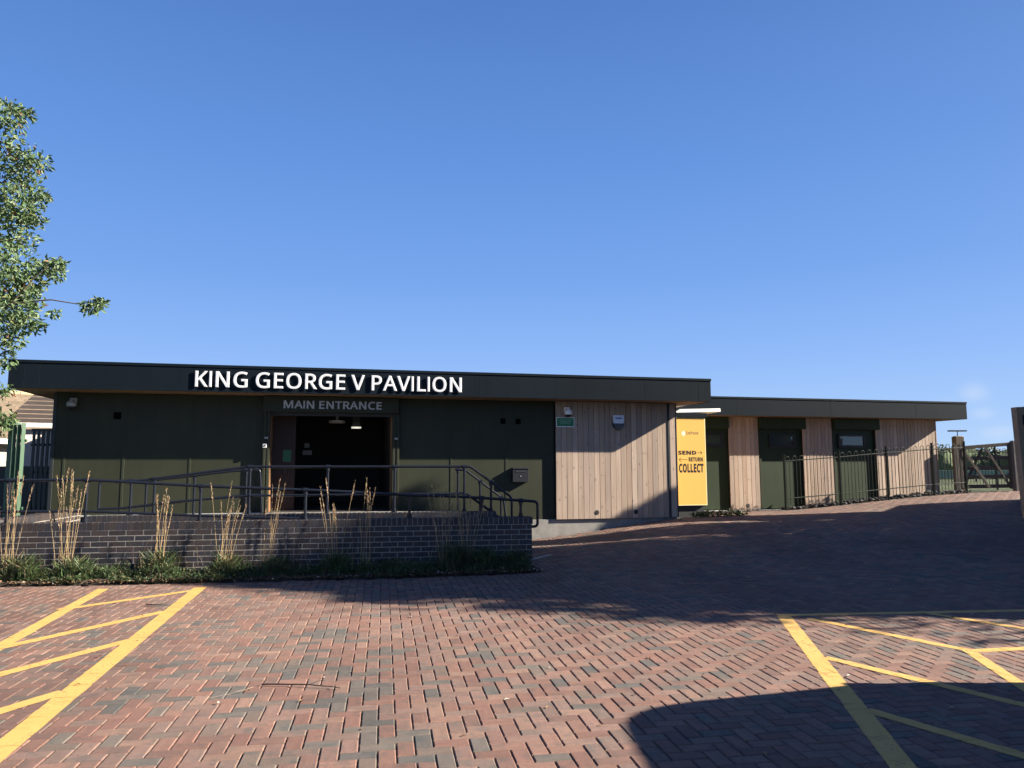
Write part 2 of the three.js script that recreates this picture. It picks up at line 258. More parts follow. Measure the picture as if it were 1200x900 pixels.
// yellow lines: paint on the faces of the blocks, broken at their joints, over a thinner coat in the joints
function clip(poly, a, b, c) { const out = []; for (let i = 0; i < poly.length; i++) { const p = poly[i], q = poly[(i + 1) % poly.length], dp = a * p[0] + b * p[1] - c, dq = a * q[0] + b * q[1] - c; if (dp <= 0) out.push(p); if (dp * dq < 0) { const t = dp / (dp - dq); out.push([p[0] + (q[0] - p[0]) * t, p[1] + (q[1] - p[1]) * t]); } } return out; }
function stripeGeo(ax, aZ, bx, bZ, w, lift = 0) {
  const T = new Tris(), ux = bx - ax, uz = -(bZ - aZ), L = Math.hypot(ux, uz), dx = ux / L, dz = uz / L, px = -dz, pz = dx;
  const lines = [[px, pz, px * ax + pz * -aZ + w / 2], [-px, -pz, -(px * ax + pz * -aZ) + w / 2], [-dx, -dz, -(dx * ax + dz * -aZ)], [dx, dz, dx * ax + dz * -aZ + L]];
  for (const q of blocks) {
    const rx = q.x - ax, rz = q.z + aZ, along = rx * dx + rz * dz, across = rx * px + rz * pz; if (along < -.15 || along > L + .15 || Math.abs(across) > w / 2 + .13) continue;
    const h1 = (q.hor ? .0955 : .0455) + .0005, h2 = (q.hor ? .0455 : .0955) + .0005, ex = q.e1[0], ezz = q.e1[2], fx = q.ez[0], fz = q.ez[2];
    let poly = [[-1, -1], [1, -1], [1, 1], [-1, 1]].map(([i, j]) => [q.x + ex * h1 * i + fx * h2 * j, q.z + ezz * h1 * i + fz * h2 * j]);
    for (const l of lines) { const wob = rr(-.004, .004); poly = clip(poly, l[0], l[1], l[2] + wob); if (poly.length < 3) break; }
    if (poly.length < 3) continue;
    const y = p => H(p[0], p[1]) + q.dy + (p[0] - q.x) * q.tilt[0] + (p[1] - q.z) * q.tilt[1] + .0012 + lift;
    const v = poly.map(p => [p[0], y(p), p[1]]), ar = (v[1][2] - v[0][2]) * (v[2][0] - v[0][0]) - (v[1][0] - v[0][0]) * (v[2][2] - v[0][2]); if (ar < 0) v.reverse();
    for (let k = 1; k < v.length - 1; k++) T.tri(v[0], v[k], v[k + 1], [v[0][0], v[0][2]], [v[k][0], v[k][2]], [v[k + 1][0], v[k + 1][2]]);
  }
  const n = Math.ceil(L / .25); // the coat in the joints
  for (let k = 0; k < n; k++) { const P = (t, s) => { const x = ax + dx * L * t + px * s, z = -aZ + dz * L * t + pz * s; return [x, H(x, z) + .0005 + lift, z]; }; const a = P(k / n, w / 2), b = P((k + 1) / n, w / 2), c = P((k + 1) / n, -w / 2), d = P(k / n, -w / 2); T.quad(d, c, b, a, [d[0], d[2]], [c[0], c[2]], [b[0], b[2]], [a[0], a[2]]); }
  return T.geo();
}
{
  const a = grp('hatched_marking'); tag(a, 'yellow painted hatching between two parking bays beside the planted bed, on the sunlit blocks', 'road marking', 'yellow hatched parking markings', 'thing');
  const lw = [[-5.12, 9.74, -3.9, 4.9, .13], [-3.955, 9.86, -2.60, 3.6, .15], [-3.92, 9.62, -4.84, 8.32, .12], [-3.66, 8.22, -4.36, 6.46, .12], [-3.35, 6.88, -3.90, 5.35, .115], [-3.03, 5.33, -3.47, 4.15, .115]];
  lw.forEach((l, i) => mesh('stripe', stripeGeo(...l, i * .0003), M.paint, a));
  const b = grp('hatched_marking'); tag(b, 'yellow painted hatched corner of a parking bay, half in the shadow of a parked vehicle', 'road marking', 'yellow hatched parking markings', 'thing');
  const rw = [[2.70, 7.96, 6.6, 8.29, .10], [2.75, 7.92, 1.82, 3.3, .135], [2.95, 7.80, 3.80, 6.42, .10], [3.76, 6.48, 3.05, 3.4, .10], [3.74, 6.45, 5.6, 6.78, .10], [2.48, 6.24, 3.42, 4.75, .10], [2.20, 4.92, 2.95, 3.7, .10], [4.25, 8.08, 5.2, 6.75, .095]];
  rw.forEach((l, i) => mesh('stripe', stripeGeo(...l, i * .0003), M.paint, b));
}

// ---------------------------------------------------------------- the planted bed's soil
{
  const T = new Tris(), yb = (s, o) => { const [x, , z] = FW(s, 0, o); return H(x, z) + .012 + .035 * fbm((s + 10) / 12, o / 2 + .3, 40, 10, 3, 5) + (o > bedOff(s) - .06 ? -.025 : .02); };
  const q = (s, o) => { const p = FW(s, 0, o); p[1] = yb(s, o); return p; };
  for (let s = -9; s < .05; s += .06) { const s2 = Math.min(s + .06, .1); for (let k = 0; k < 9; k++) { const E = (ss, t) => -.05 + (bedOff(ss) + .035 + .05 * (vnoise(ss * 6 + 90, 1, 999, 9, 3) - .5) + .05) * t; const a = [s, E(s, k / 9)], b = [s2, E(s2, k / 9)], c = [s2, E(s2, (k + 1) / 9)], d = [s, E(s, (k + 1) / 9)]; T.quad(q(...d), q(...c), q(...b), q(...a), d, c, b, a); } }
  tag(mesh('bed_soil', T.geo(), M.soil), 'strip of dark soil of the planted bed along the front brick wall', null, null, 'structure');
}

// ---------------------------------------------------------------- brick walls
const brickTones = [[.036, .028, .029], [.030, .027, .033], [.043, .031, .029], [.027, .027, .035], [.046, .034, .031], [.033, .030, .034]];
function brickCol() { const b = brickTones[Math.floor(R() * brickTones.length)], k = rr(.8, 1.25); return b.map(v => v * k); }
// a wall in a frame: from s0 to s1, its face at off0, its back at off1; courses down from yTop
function brickWall(name, label, f, s0, s1, off0, off1, yTop, yBottom, limit, group) {
  const w = grp(name); tag(w, label, 'brick wall', group); const mid = (s0 + s1) / 2, O = f(mid, 0, off0); w.position.set(O[0], 0, O[2]); w.rotation.y = f.th;
  const len = s1 - s0, x0 = -len / 2, dep = off0 - off1, list = [];
  mesh('mortar', box(x0 + .004, -x0 - .004, yBottom, yTop - .004, -dep + .004, -.0022), M.mortar, w);
  const E = [1, 0, 0], U = [0, 1, 0], N = [0, 0, 1];
  for (let x = x0; x < -x0 - .03; x += .0752) { const T = new Tris(), c = brickCol(), jig = rr(-.0015, .0015); blockInto(T, [x + .0376, yTop + jig, -dep / 2], E, [0, 0, -1], U, .0652, dep + .003, .1025, .004, c, [rr(0, 9), rr(0, 9)]); list.push(T); }
  let k = 0;
  for (let y = yTop - .1125; y > yBottom + .03; y -= .075, k++) {
    const rows = [[N, E, .1025, off0 === off1]];
    for (let x = x0 - (k % 2 ? .1125 : 0); x < -x0 - .02; x += .225) {
      const a = Math.max(x, x0), b = Math.min(x + .215, -x0); if (b - a < .04) continue;
      const T = new Tris(); blockInto(T, [(a + b) / 2, y - .0325, rr(-.001, .0015)], E, U, N, b - a, .065, .1, .003, brickCol(), [rr(0, 9), rr(0, 9)]);
      list.push(T);
    }
    for (const side of [-1, 1]) { const T = new Tris(); const half = k % 2 === (side < 0 ? 0 : 1); blockInto(T, [side * (len / 2 + .0015), y - .0325, half ? -.055 : -dep / 2], [0, 0, -side], U, [side, 0, 0], half ? .1025 : dep - .006, .065, .05, .003, brickCol(), [rr(0, 9), rr(0, 9)]); list.push(T); }
  }
  const rest = [];
  list.forEach((T, i) => { if (i < limit) mesh('brick', T.geo(), M.brick, w); else rest.push(T.geo()); });
  if (rest.length) tag(mesh('brickwork', rest, M.brick, w), null, null, null, 'stuff');
  return w;
}
const wallG = 'dark brick walls of the ramp';
brickWall('brick_wall', 'long dark brick front wall with brick-on-edge coping behind the tall dry grasses', FW, -8.6, .03, 0, -.215, .757, -.05, 300);
brickWall('brick_wall', 'second brick wall behind the front one, between the two runs of the ramp', FW, -6.75, -.28, -1.55, -1.765, .757, .0, 100);
{ // the return wall at the ramp's left end faces the sun
  const c = FW(-7.35, 0, -1.62), f = frame(c[0], c[2], TW + Math.PI / 2);
  brickWall('brick_wall', 'short sunlit brick return wall closing the left end of the ramp landing', f, -1.38, 1.38, 0, -.215, .80, .0, 130);
}

// ---------------------------------------------------------------- the ramp, landing and steps
{
  const r = grp('access_ramp'); tag(r, 'concrete access ramp with landings and steps between the brick walls and the entrance', 'ramp'); r.position.set(...FW(0, 0, 0)); r.rotation.y = TW;
  const slope = (s0, y0, s1, y1, o0, o1) => { const T = new Tris(), P = (s, y, o) => [s, y, o]; const a = [[s0, y0], [s1, y1]]; T.quad(P(s0, y0, o0), P(s1, y1, o0), P(s1, y1, o1), P(s0, y0, o1), [s0, o0], [s1, o0], [s1, o1], [s0, o1]); T.quad(P(s0, -.1, o0), P(s1, -.1, o0), P(s1, y1, o0), P(s0, y0, o0), [s0, 0], [s1, 0], [s1, y1], [s0, y0]); T.quad(P(s1, -.1, o0), P(s1, -.1, o1), P(s1, y1, o1), P(s1, y1, o0), [o0, 0], [o1, 0], [o1, y1], [o0, y1]); T.quad(P(s0, -.1, o1), P(s0, -.1, o0), P(s0, y0, o0), P(s0, y0, o1), [o1, 0], [o0, 0], [o0, y0], [o1, y0]); T.quad(P(s1, -.1, o1), P(s0, -.1, o1), P(s0, y0, o1), P(s1, y1, o1), [s1, 0], [s0, 0], [s0, y0], [s1, y1]); return T.geo(); };
  mesh('lower_slope', slope(-6.2, .43, .02, .015, -.22, -1.545), M.concrete, r);
  mesh('turning_landing', slope(-7.33, .43, -6.203, .43, -.22, -3.05), M.concrete, r);
  mesh('upper_slope', slope(-6.2, .43, -4.4, .635, -1.77, -3.05), M.concrete, r);
  mesh('landing', [slope(-4.397, .64, -.75, .64, -1.77, -4.05), slope(-6.9, .628, -4.397, .628, -3.055, -3.84)], M.concrete, r);
  for (let k = 0; k < 3; k++) mesh('step', box(-.747 + k * .3, -.45 + k * .3, -.1, .48 - k * .16, -4.2, -1.77), M.concrete, r);
}
// handrails of dark tube
function handrail(name, label, off, tops, mids, posts, fits) {
  const g = grp(name); tag(g, label, 'handrail', 'dark tubular handrails of the ramp'); g.position.set(...FW(0, 0, off)); g.rotation.y = TW; const r = .021;
  for (const t of tops) mesh('top_rail', pipe(t.map(([s, y, o = 0]) => [s, y, o]), r), M.rail, g);
  for (const t of mids) mesh('lower_rail', pipe(t.map(([s, y, o = 0]) => [s, y, o]), r * .9), M.rail, g);
  for (const [s, y0, y1] of posts) { mesh('post', pipe([[s, y0, 0], [s, y1, 0]], r), M.rail, g); mesh('base_flange', [cyl(.05, .012, [s, y0 + .006, 0]), cyl(.031, .05, [s, y0 + .03, 0])], M.rail, g); mesh('clamp', [cyl(.031, .075, [s, y1, 0], 'x'), cyl(.030, .05, [s, y1 - .045, 0])], M.rail, g); }
}
const lerpY = (pts, s) => { for (let i = 1; i < pts.length; i++) if (s <= pts[i][0] + 1e-6) { const a = pts[i - 1], b = pts[i]; return a[1] + (b[1] - a[1]) * (s - a[0]) / ((b[0] - a[0]) || 1); } return pts.at(-1)[1]; };
{
  const a = [[-8.4, 1.338], [-6.25, 1.338], [-4.75, 1.245], [-3.0, 1.165], [-1.8, 1.095], [-.97, 1.06], [.14, .98]];
  const am = [[-8.4, .922], [-6.25, .905], [-4.68, .825], [-3, .755], [-1, .65]];
  handrail('handrail', 'front handrail on the long front brick wall, ending in a loop at its right end', -.115, [[...a, [.14, .604], [.0, .604]]], [am], [-7.25, -6.26, -4.75, -3.3, -1.8, -.72, -.12].map(s => [s, .757, lerpY(a, s)]));
  const b = [[-6.62, 1.30], [-6.04, 1.30], [-4.37, 1.52], [-.715, 1.515], [0, .985]], bm = [[-6.62, .86], [-6.25, .87], [-5.46, .965], [-4.35, 1.05], [-.78, 1.06], [-.05, .53]];
  handrail('handrail', 'handrail on the middle brick wall, level before the entrance and sloping down at the steps', -1.66, [[[-6.62, .86], ...b, [.0, .53], [-.05, .53]]], [bm.slice(0, -1).concat([[-.05, .53]])], [-6.15, -5.8, -4.34, -3.1, -2.0, -.82, -.36].map(s => [s, .757, lerpY(b, s)]));
  const c = [[-6.47, 1.25], [-4.83, 1.446], [-4.39, 1.475]];
  handrail('handrail', 'short tubular handrail along the upper slope close to the green wall left of the entrance', -2.98, [[...c, [-4.33, .70]]], [[[-6.47, .82], [-4.83, 1.0], [-4.36, 1.03]]], [[-6.3, .43, lerpY(c, -6.3)], [-5.5, .53, lerpY(c, -5.5)], [-4.62, .61, lerpY(c, -4.62)]]);
  const d = [[-.85, 1.465], [-.66, 1.45], [.07, .90]];
  handrail('handrail', 'short tubular handrail on the far side of the entrance steps below the grey letterbox', -3.0, [[...d, [.12, .52]]], [[[-.83, 1.04], [-.66, 1.02], [.07, .48]]], [[-.8, .64, lerpY(d, -.8)], [-.38, .48, lerpY(d, -.38)], [.02, .02, lerpY(d, .02)]]);
}

// ---------------------------------------------------------------- the pavilion
const plankTones = [[.42, .315, .235], [.45, .34, .26], [.385, .285, .21], [.47, .365, .285], [.40, .30, .235], [.43, .31, .225], [.37, .285, .22]];
function planks(parent, x0, x1, y0, y1, z, pitch = .124) {
  const n = Math.round((x1 - x0) / pitch), p = (x1 - x0) / n;
  mesh('batten_backing', box(x0 + .004, x1 - .004, y0 + .01, y1, -.01, z - .02), M.black, parent);
  for (let k = 0; k < n; k++) { const T = new Tris(), t = plankTones[Math.floor(R() * plankTones.length)], m = rr(.86, 1.12); blockInto(T, [x0 + p * (k + .5), (y0 + y1) / 2, z + rr(-.0015, .0015)], [1, 0, 0], [0, 1, 0], [0, 0, 1], p - .006, y1 - y0, .024, .003, t.map(v => v * m), [rr(0, 9), rr(0, 9)]); mesh('plank', T.geo(), M.plank, parent); }
}
function panels(parent, edges, y0, y1, mat) { // flat metal faced wall panels with a cover strip over each joint
  for (let k = 0; k < edges.length - 1; k++) { const T = new Tris(); blockInto(T, [(edges[k] + edges[k + 1]) / 2, (y0 + y1) / 2, rr(-.001, .001)], [1, 0, 0], [0, 1, 0], [0, 0, 1], edges[k + 1] - edges[k] - .004, y1 - y0, .035, .003, null, [rr(0, 9), rr(0, 9)]); mesh('wall_panel', T.geo(), mat, parent); }
  for (const e of edges.slice(1, -1)) mesh('cover_strip', rbox(e - .022, e + .022, y0, y1, -.002, .009, .004), M.greenTrim, parent);
}
const FLOOR = .64;
{
  const b = grp('pavilion'); tag(b, 'long low dark green flat-roofed pavilion with timber-clad right end and main entrance', 'building'); place(b, F1, 0, 0, 0);
  const SOF = 2.913, TOP = 3.419, L = 12.49, D = 9, o = .56, of = .696;
  // walls (core behind the cladding) round the lobby opening
  const dl = -8.655, dr = -6.276, dt = 2.59;
  mesh('wall', [box(-L, dl - .02, -.2, SOF, -.25, -.036), box(dr + .02, 0, -.2, SOF, -.25, -.036), box(dl - .02, dr + .02, dt, SOF, -.25, -.036), box(-L, -L + .25, -.2, SOF, -D, -.251), box(-.25, 0, -.2, SOF, -D, -.251), box(-L + .251, -.251, -.2, SOF, -D, -D + .25)], M.greenTrim, b);
  mesh('roof', [box(-L - o + .03, o - .03, SOF + .03, TOP - .03, -D - o + .03, of - .03)], M.roofing, b);
  mesh('soffit', box(-L - o + .025, o - .025, SOF + .006, SOF + .028, -D - o + .025, of - .025), M.soffit, b);
  const fp = [-L - o, -L - o + .26, -L - o + .5, -8.6, -4.6, -1.0, o - .3, o];
  for (let k = 0; k < fp.length - 1; k++) { const T = new Tris(), y0 = SOF, y1 = TOP - .055; blockInto(T, [(fp[k] + fp[k + 1]) / 2, (y0 + y1) / 2, of], [1, 0, 0], [0, 1, 0], [0, 0, 1], fp[k + 1] - fp[k] - .003, y1 - y0, .028, .002, null, [k * 1.7, 0]); mesh('fascia_panel', T.geo(), M.fascia, b); }
  mesh('side_fascia', box(-L - o, -L - o + .028, SOF, TOP - .055, -D - o, of - .03), M.fascia, b); mesh('side_fascia', box(o - .028, o, SOF, TOP - .055, -D - o, of - .03), M.fascia, b);
  mesh('roof_edge_trim', [rbox(-L - o - .012, o + .012, TOP - .054, TOP, of - .08, of + .014, .006), rbox(-L - o - .012, -L - o + .08, TOP - .054, TOP - .001, -D - o, of - .081, .006), rbox(o - .08, o + .012, TOP - .054, TOP - .001, -D - o, of - .081, .006)], M.fasciaTrim, b);
  // green panels
  panels(b, [-L, -12.29, -11.285, -10.114, -8.94, -8.78], FLOOR, SOF, M.green);
  panels(b, [-6.136, -5.05, -3.876, -2.812], .40, SOF, M.green);
  mesh('base_flashing', box(-L, -8.79, FLOOR - .028, FLOOR - .003, -.03, .022), M.offwhite, b); mesh('base_flashing', box(-6.13, -2.82, .372, .397, -.03, .022), M.offwhite, b);
  mesh('end_trim', [rbox(-L - .03, -L + .03, .2, SOF, -.2, .012, .005)], M.dark, b);
  // timber cladding at the right end
  planks(b, -2.804, -.205, .40, SOF, .086); planks(b, -.15, .0, .40, SOF, .086, .15);
  mesh('corner_trim', [rbox(-.203, -.152, .40, SOF, .02, .100, .006), rbox(-.002, .02, .40, SOF, -.2, .094, .005)], M.dark, b);
  { const T = new Tris(), t = plankTones[1]; for (let k = 0; k < 60; k++) blockInto(T, [.02, (SOF + .4) / 2, .0 - .13 * k - .1], [0, 0, -1], [0, 1, 0], [1, 0, 0], .124, SOF - .4, .02, .003, t.map(v => v * (.9 + .2 * ((k * 7 % 5) / 5))), [k * .7, k]); tag(mesh('side_cladding', T.geo(), M.plank, b), null, null, null, 'stuff'); }
  mesh('plinth', [box(-L + .02, -.0, -.3, .395, -.24, .035)], M.concrete, b);
  for (const x of [-1.893, -.994]) mesh('drain_hole', [cyl(.042, .02, [x, .532, .084], 'z', 20), cyl(.05, .006, [x, .532, .087], 'z', 20)], M.black, b);
  for (const [x, w] of [[-11.426, .065], [-3.945, .055], [-3.615, .055]]) { mesh('wall_vent', [box(x - w, x + w, 2.42, 2.42 + 2 * w, .001, .012), ...[0, 1, 2, 3].map(k => box(x - w + .01, x + w - .01, 2.425 + k * w * .5, 2.433 + k * w * .5, .012, .022))], M.vent, b); }
  // entrance: shutter box, guides, jambs
  mesh('shutter_box', [rbox(-8.79, -6.16, 2.595, SOF - .002, -.03, .205, .012)], M.green, b);
  mesh('shutter_slat', [0, 1, 2].map(k => rbox(-8.65, -6.28, 2.53 + k * .022, 2.551 + k * .022, .03, .05, .004)), M.dark, b);
  for (const [a, c] of [[-8.778, -8.657], [-6.274, -6.14]]) mesh('shutter_guide', [rbox(a, a + .05, FLOOR, 2.593, -.03, .125, .006), rbox(c - .05, c, FLOOR, 2.593, -.03, .125, .006), rbox(a + .02, c - .02, FLOOR, 2.593, -.03, .105, .006)], M.green, b);
  mesh('door_jamb', [box(dl - .018, dl + .01, FLOOR, dt, -.55, -.032)], M.jamb, b);
  mesh('door_jamb', [box(dr - .01, dr + .018, FLOOR, dt, -.32, -.032)], M.jamb, b);
  // the lobby inside
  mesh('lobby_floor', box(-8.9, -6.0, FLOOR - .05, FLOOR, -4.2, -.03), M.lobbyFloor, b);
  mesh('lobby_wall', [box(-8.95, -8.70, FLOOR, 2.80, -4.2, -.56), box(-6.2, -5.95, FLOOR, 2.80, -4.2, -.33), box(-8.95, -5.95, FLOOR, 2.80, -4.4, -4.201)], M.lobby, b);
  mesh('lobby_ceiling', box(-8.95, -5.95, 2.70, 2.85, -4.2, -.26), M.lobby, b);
  const leaf = mesh('open_door', [rbox(-.46, 0, 0, 2.0, -.025, .025, .006)], std([.028, .012, .009], .7, { map: rep(grain, 1.7, .5) }), b); leaf.position.set(-8.19, FLOOR + .005, -.60); leaf.rotation.y = 0; leaf.userData.label = 'brown open inner door with a green notice';
  mesh('door_notice', [box(-.245, -.085, .98, 1.22, .0255, .032)], std([.012, .10, .045], .6), leaf); mesh('door_handle', [rbox(-.22, -.18, .74, .9, .026, .06, .01)], M.dark, leaf);
  mesh('wall_notice', [box(-8.10, -7.98, 2.0, 2.12, -4.2, -4.19), box(-8.14, -7.92, 1.82, 1.94, -4.2, -4.19)], M.offwhite, b);
  mesh('ceiling_lamp', [cyl(.17, .05, [-7.36, 2.49, -1.2]), cyl(.03, .2, [-7.36, 2.61, -1.2])], M.offwhite, b);
  mesh('emergency_light', [box(-7.02, -6.80, 2.40, 2.44, -2.2, -2.16)], std([.5, .5, .45], .5, { emissive: lin(1, .95, .8), emissiveIntensity: .16 }), b);
  mesh('emergency_light_bracket', [box(-7.0, -6.82, 2.442, 2.70, -2.19, -2.17)], M.dark, b);
}
const emergency = new THREE.PointLight(lin(1, .95, .8), .012, 6); emergency.position.set(...F1(-6.91, 2.36, -2.1)); emergency.castShadow = true; emergency.shadow.radius = 3; scene.add(emergency);

// ---------------------------------------------------------------- the wing behind
{
  const b = grp('pavilion_wing'); tag(b, 'lower-looking rear wing with alternating timber and green bays behind the bow-topped railing', 'building'); place(b, F2, 0, 0, 0);
  const SOF = 2.855, TOP = 3.355, L = 9.6, D = 7, o = .56, of = .696;
  mesh('wall', [box(-L, 0, -.2, SOF, -D, -.036)], M.greenTrim, b);
  mesh('roof', [box(-L, o - .03, SOF + .03, TOP - .03, -D - o + .03, of - .03)], M.roofing, b);
  mesh('soffit', box(-L, o - .025, SOF + .006, SOF + .028, -D - o + .025, of - .025), M.soffit, b);
  const fp = [-L, -6.9, -4.0, -1.2, o];
  for (let k = 0; k < fp.length - 1; k++) { const T = new Tris(); blockInto(T, [(fp[k] + fp[k + 1]) / 2, (SOF + TOP - .055) / 2, of], [1, 0, 0], [0, 1, 0], [0, 0, 1], fp[k + 1] - fp[k] - .003, TOP - .055 - SOF, .028, .002, null, [k * 1.7, 3]); mesh('fascia_panel', T.geo(), M.fascia, b); }
  mesh('side_fascia', box(o - .028, o, SOF, TOP - .055, -D - o, of - .03), M.fascia, b);
  mesh('roof_edge_trim', [rbox(-L, o + .012, TOP - .054, TOP, of - .08, of + .014, .006), rbox(o - .08, o + .012, TOP - .054, TOP - .001, -D - o, of - .081, .006)], M.fasciaTrim, b);
  for (const [x0, x1] of [[-L, -6.80], [-5.887, -4.493], [-3.534, -2.088]]) panels(b, [x0, x1], .36, SOF, M.green2);
  planks(b, -6.797, -5.89, .34, SOF, .090); planks(b, -4.49, -3.537, .34, SOF, .090); planks(b, -2.085, -.012, .34, SOF, .090);
  mesh('corner_trim', [rbox(-.011, .02, .36, SOF, -.2, .098, .005)], M.jamb, b);
  mesh('base_flashing', box(-L, 0, .315, .335, -.03, .09), M.offwhite, b);
  mesh('plinth', [box(-L, 0, -.3, .313, -.03, .03)], M.concrete, b);
  mesh('drain_hole', [cyl(.05, .02, [-6.28, .46, .088], 'z', 20)], M.black, b);
  for (const [x0, x1, wx0, wx1] of [[-7.95, -6.82, -7.75, -6.92], [-5.87, -4.42, -5.52, -4.70], [-3.51, -1.99, -3.30, -2.40]]) {
    mesh('shutter_box', [rbox(x0, x1, 2.545, SOF - .003, -.03, .17, .012)], M.green2, b);
    mesh('shutter_guide', [rbox(x0 + .02, x0 + .09, .36, 2.543, -.01, .045, .006)], M.greenTrim, b);
    const w = mesh('window', [box(wx0, wx1, 2.035, 2.105, .002, .05), box(wx0, wx1, 2.36, 2.42, .002, .05), box(wx0, wx0 + .06, 2.106, 2.359, .002, .05), box(wx1 - .06, wx1, 2.106, 2.359, .002, .05)], M.black, b);
    mesh('pane', box(wx0 + .061, wx1 - .061, 2.106, 2.359, .025, .029), M.glass, w); mesh('blind', [...Array(9)].map((_, k) => box(wx0 + .065, wx1 - .065, 2.11 + k * .028, 2.131 + k * .028, .006, .010)), M.blind, w);
  }
}

// ---------------------------------------------------------------- signs and small fittings
const font = await new FontLoader().loadAsync('fonts/droid/droid_sans_regular.typeface.json');
function lettering(parent, text, width, cap, depth, mat, extra = 0, bold = .009) {
  let x = 0; const pend = [];
  const probe = new TextGeometry('H', { font, size: 1, depth: .1, curveSegments: 4 }); probe.computeBoundingBox(); const capUnit = probe.boundingBox.max.y;
  const s = cap / capUnit;
  for (const ch of text) { const gl = font.data.glyphs[ch], adv = ch === 'I' ? .27 : ch === ' ' ? .25 : gl.ha / font.data.resolution; if (ch !== ' ') pend.push([ch, x + (ch === 'I' ? .085 : 0)]); x += adv + extra; }
  const kx = width / (x * s);
  for (const [ch, px] of pend) { const bar = new THREE.Shape([[0, 0], [.1, 0], [.1, capUnit], [0, capUnit]].map(q => new THREE.Vector2(q[0] * s, q[1] * s))), opt = { depth, bevelEnabled: true, bevelThickness: .003, bevelSize: bold, bevelSegments: 1 };
    const g = ch === 'I' ? new THREE.ExtrudeGeometry(bar, opt) : new TextGeometry(ch, { font, size: s, depth, curveSegments: 6, bevelEnabled: true, bevelThickness: .003, bevelSize: bold, bevelSegments: 1 }); g.scale(kx, 1, 1); g.translate(px * s * kx, 0, 0); mesh('letter', g, mat, parent); }
}
{
  const s = grp('fascia_sign'); tag(s, 'large white raised lettering of the pavilion name along the dark roof fascia', 'sign'); place(s, F1, -10.01, 3.004, .716);
  lettering(s, 'KING GEORGE V PAVILION', 5.09, .285, .014, std([.6, .61, .63], .5), .035, .0062);
  const m = grp('entrance_sign'); tag(m, 'smaller pale lettering on the shutter box over the entrance doors', 'sign'); place(m, F1, -8.43, 2.668, .207);
  lettering(m, 'MAIN ENTRANCE', 1.935, .146, .008, std([.42, .44, .48], .5), .03, .004);
}
{
  const a = grp('alarm_box'); tag(a, 'white shield-shaped alarm sounder with a dark lower edge high on the timber cladding', 'alarm'); place(a, F1, -1.39, 2.49, .088);
  const sh = (k, y0, y1) => { const S = new THREE.Shape(); S.moveTo(-.125 * k, .12); S.lineTo(.125 * k, .12); S.lineTo(.12 * k, -.02); S.quadraticCurveTo(.07 * k, -.14, 0, -.14); S.quadraticCurveTo(-.07 * k, -.14, -.12 * k, -.02); S.closePath(); return S; };
  mesh('back_plate', new THREE.ExtrudeGeometry(sh(1.06), { depth: .03, bevelEnabled: false }).translate(0, -.02, 0), M.dark, a);
  mesh('cover', new THREE.ExtrudeGeometry(sh(.96), { depth: .04, bevelEnabled: true, bevelSize: .008, bevelThickness: .012, bevelSegments: 2 }).translate(0, .012, .03), std([.62, .66, .74], .35), a);
  { const Sx = new THREE.Shape(); Sx.moveTo(-.128, -.045); Sx.lineTo(.128, -.045); Sx.quadraticCurveTo(.09, -.165, 0, -.175); Sx.quadraticCurveTo(-.09, -.165, -.128, -.045); mesh('lower_cover', new THREE.ExtrudeGeometry(Sx, { depth: .085, bevelEnabled: true, bevelSize: .006, bevelThickness: .008, bevelSegments: 2 }), std([.012, .014, .03], .3), a); }
  mesh('label_panel', box(-.075, .075, .055, .085, .083, .086), std([.10, .14, .30], .5), a);
}
{
  const s = grp('safety_sign'); tag(s, 'small green rectangular sign with a white border under the security camera on the timber cladding', 'sign'); place(s, F1, -2.588, 2.467, .088);
  mesh('sign_plate', rbox(-.205, .205, -.105, .105, 0, .006, .003), M.white, s); mesh('sign_face', box(-.19, .19, -.09, .09, .006, .008), std([.015, .16, .06], .5), s);
  mesh('text_line', [.045, .01, -.025].map((y, k) => box(-.15 + .015 * k, .15 - .02 * k, y, y + .010, .008, .009)), std([.22, .42, .30], .5), s);
}
function camUnit(name, label, f, a, y, off, mat) {
  const c = grp(name); tag(c, label, 'security camera', 'wall cameras'); place(c, f, a, y, off);
  mesh('wall_bracket', [rbox(-.06, .06, .03, .13, 0, .05, .012), rbox(-.035, .035, .05, .10, .05, .16, .012)], mat, c);
  const d = new THREE.LatheGeometry([[0, .055], [.05, .05], [.08, .02], [.085, -.02], [.075, -.055]].map(p => new THREE.Vector2(...p)), 20); d.translate(0, .015, .13); mesh('housing', d, mat, c);
  const lens = new THREE.SphereGeometry(.066, 18, 10, 0, Math.PI * 2, Math.PI / 2, Math.PI / 2); lens.translate(0, -.035, .13); mesh('dome', lens, M.black, c);
}
camUnit('security_camera', 'white dome camera above the small green sign on the timber cladding', F1, -2.56, 2.66, .086, M.white);
camUnit('security_camera', 'grey dome camera under the eaves at the left corner of the dark green wall', F1, -12.18, 2.68, .01, M.grey);
{
  const l = grp('letterbox'); tag(l, 'dark grey wall letterbox with a sloping lid on the green panels right of the entrance', 'letterbox'); place(l, F1, -3.59, 1.345, .003);
  mesh('body', rbox(-.175, .175, -.155, .115, 0, .112, .008), phys([.016, .018, .023], .6, { specularIntensity: .3 }), l); mesh('lid', rbox(-.182, .182, .116, .150, 0, .124, .008), phys([.018, .020, .026], .6, { specularIntensity: .3 }), l);
  mesh('flap', rbox(-.11, .11, .05, .085, .112, .118, .003), std([.02, .022, .026], .4), l); mesh('lock', cyl(.012, .01, [.0, -.03, .115], 'z', 12), M.grey, l);
}
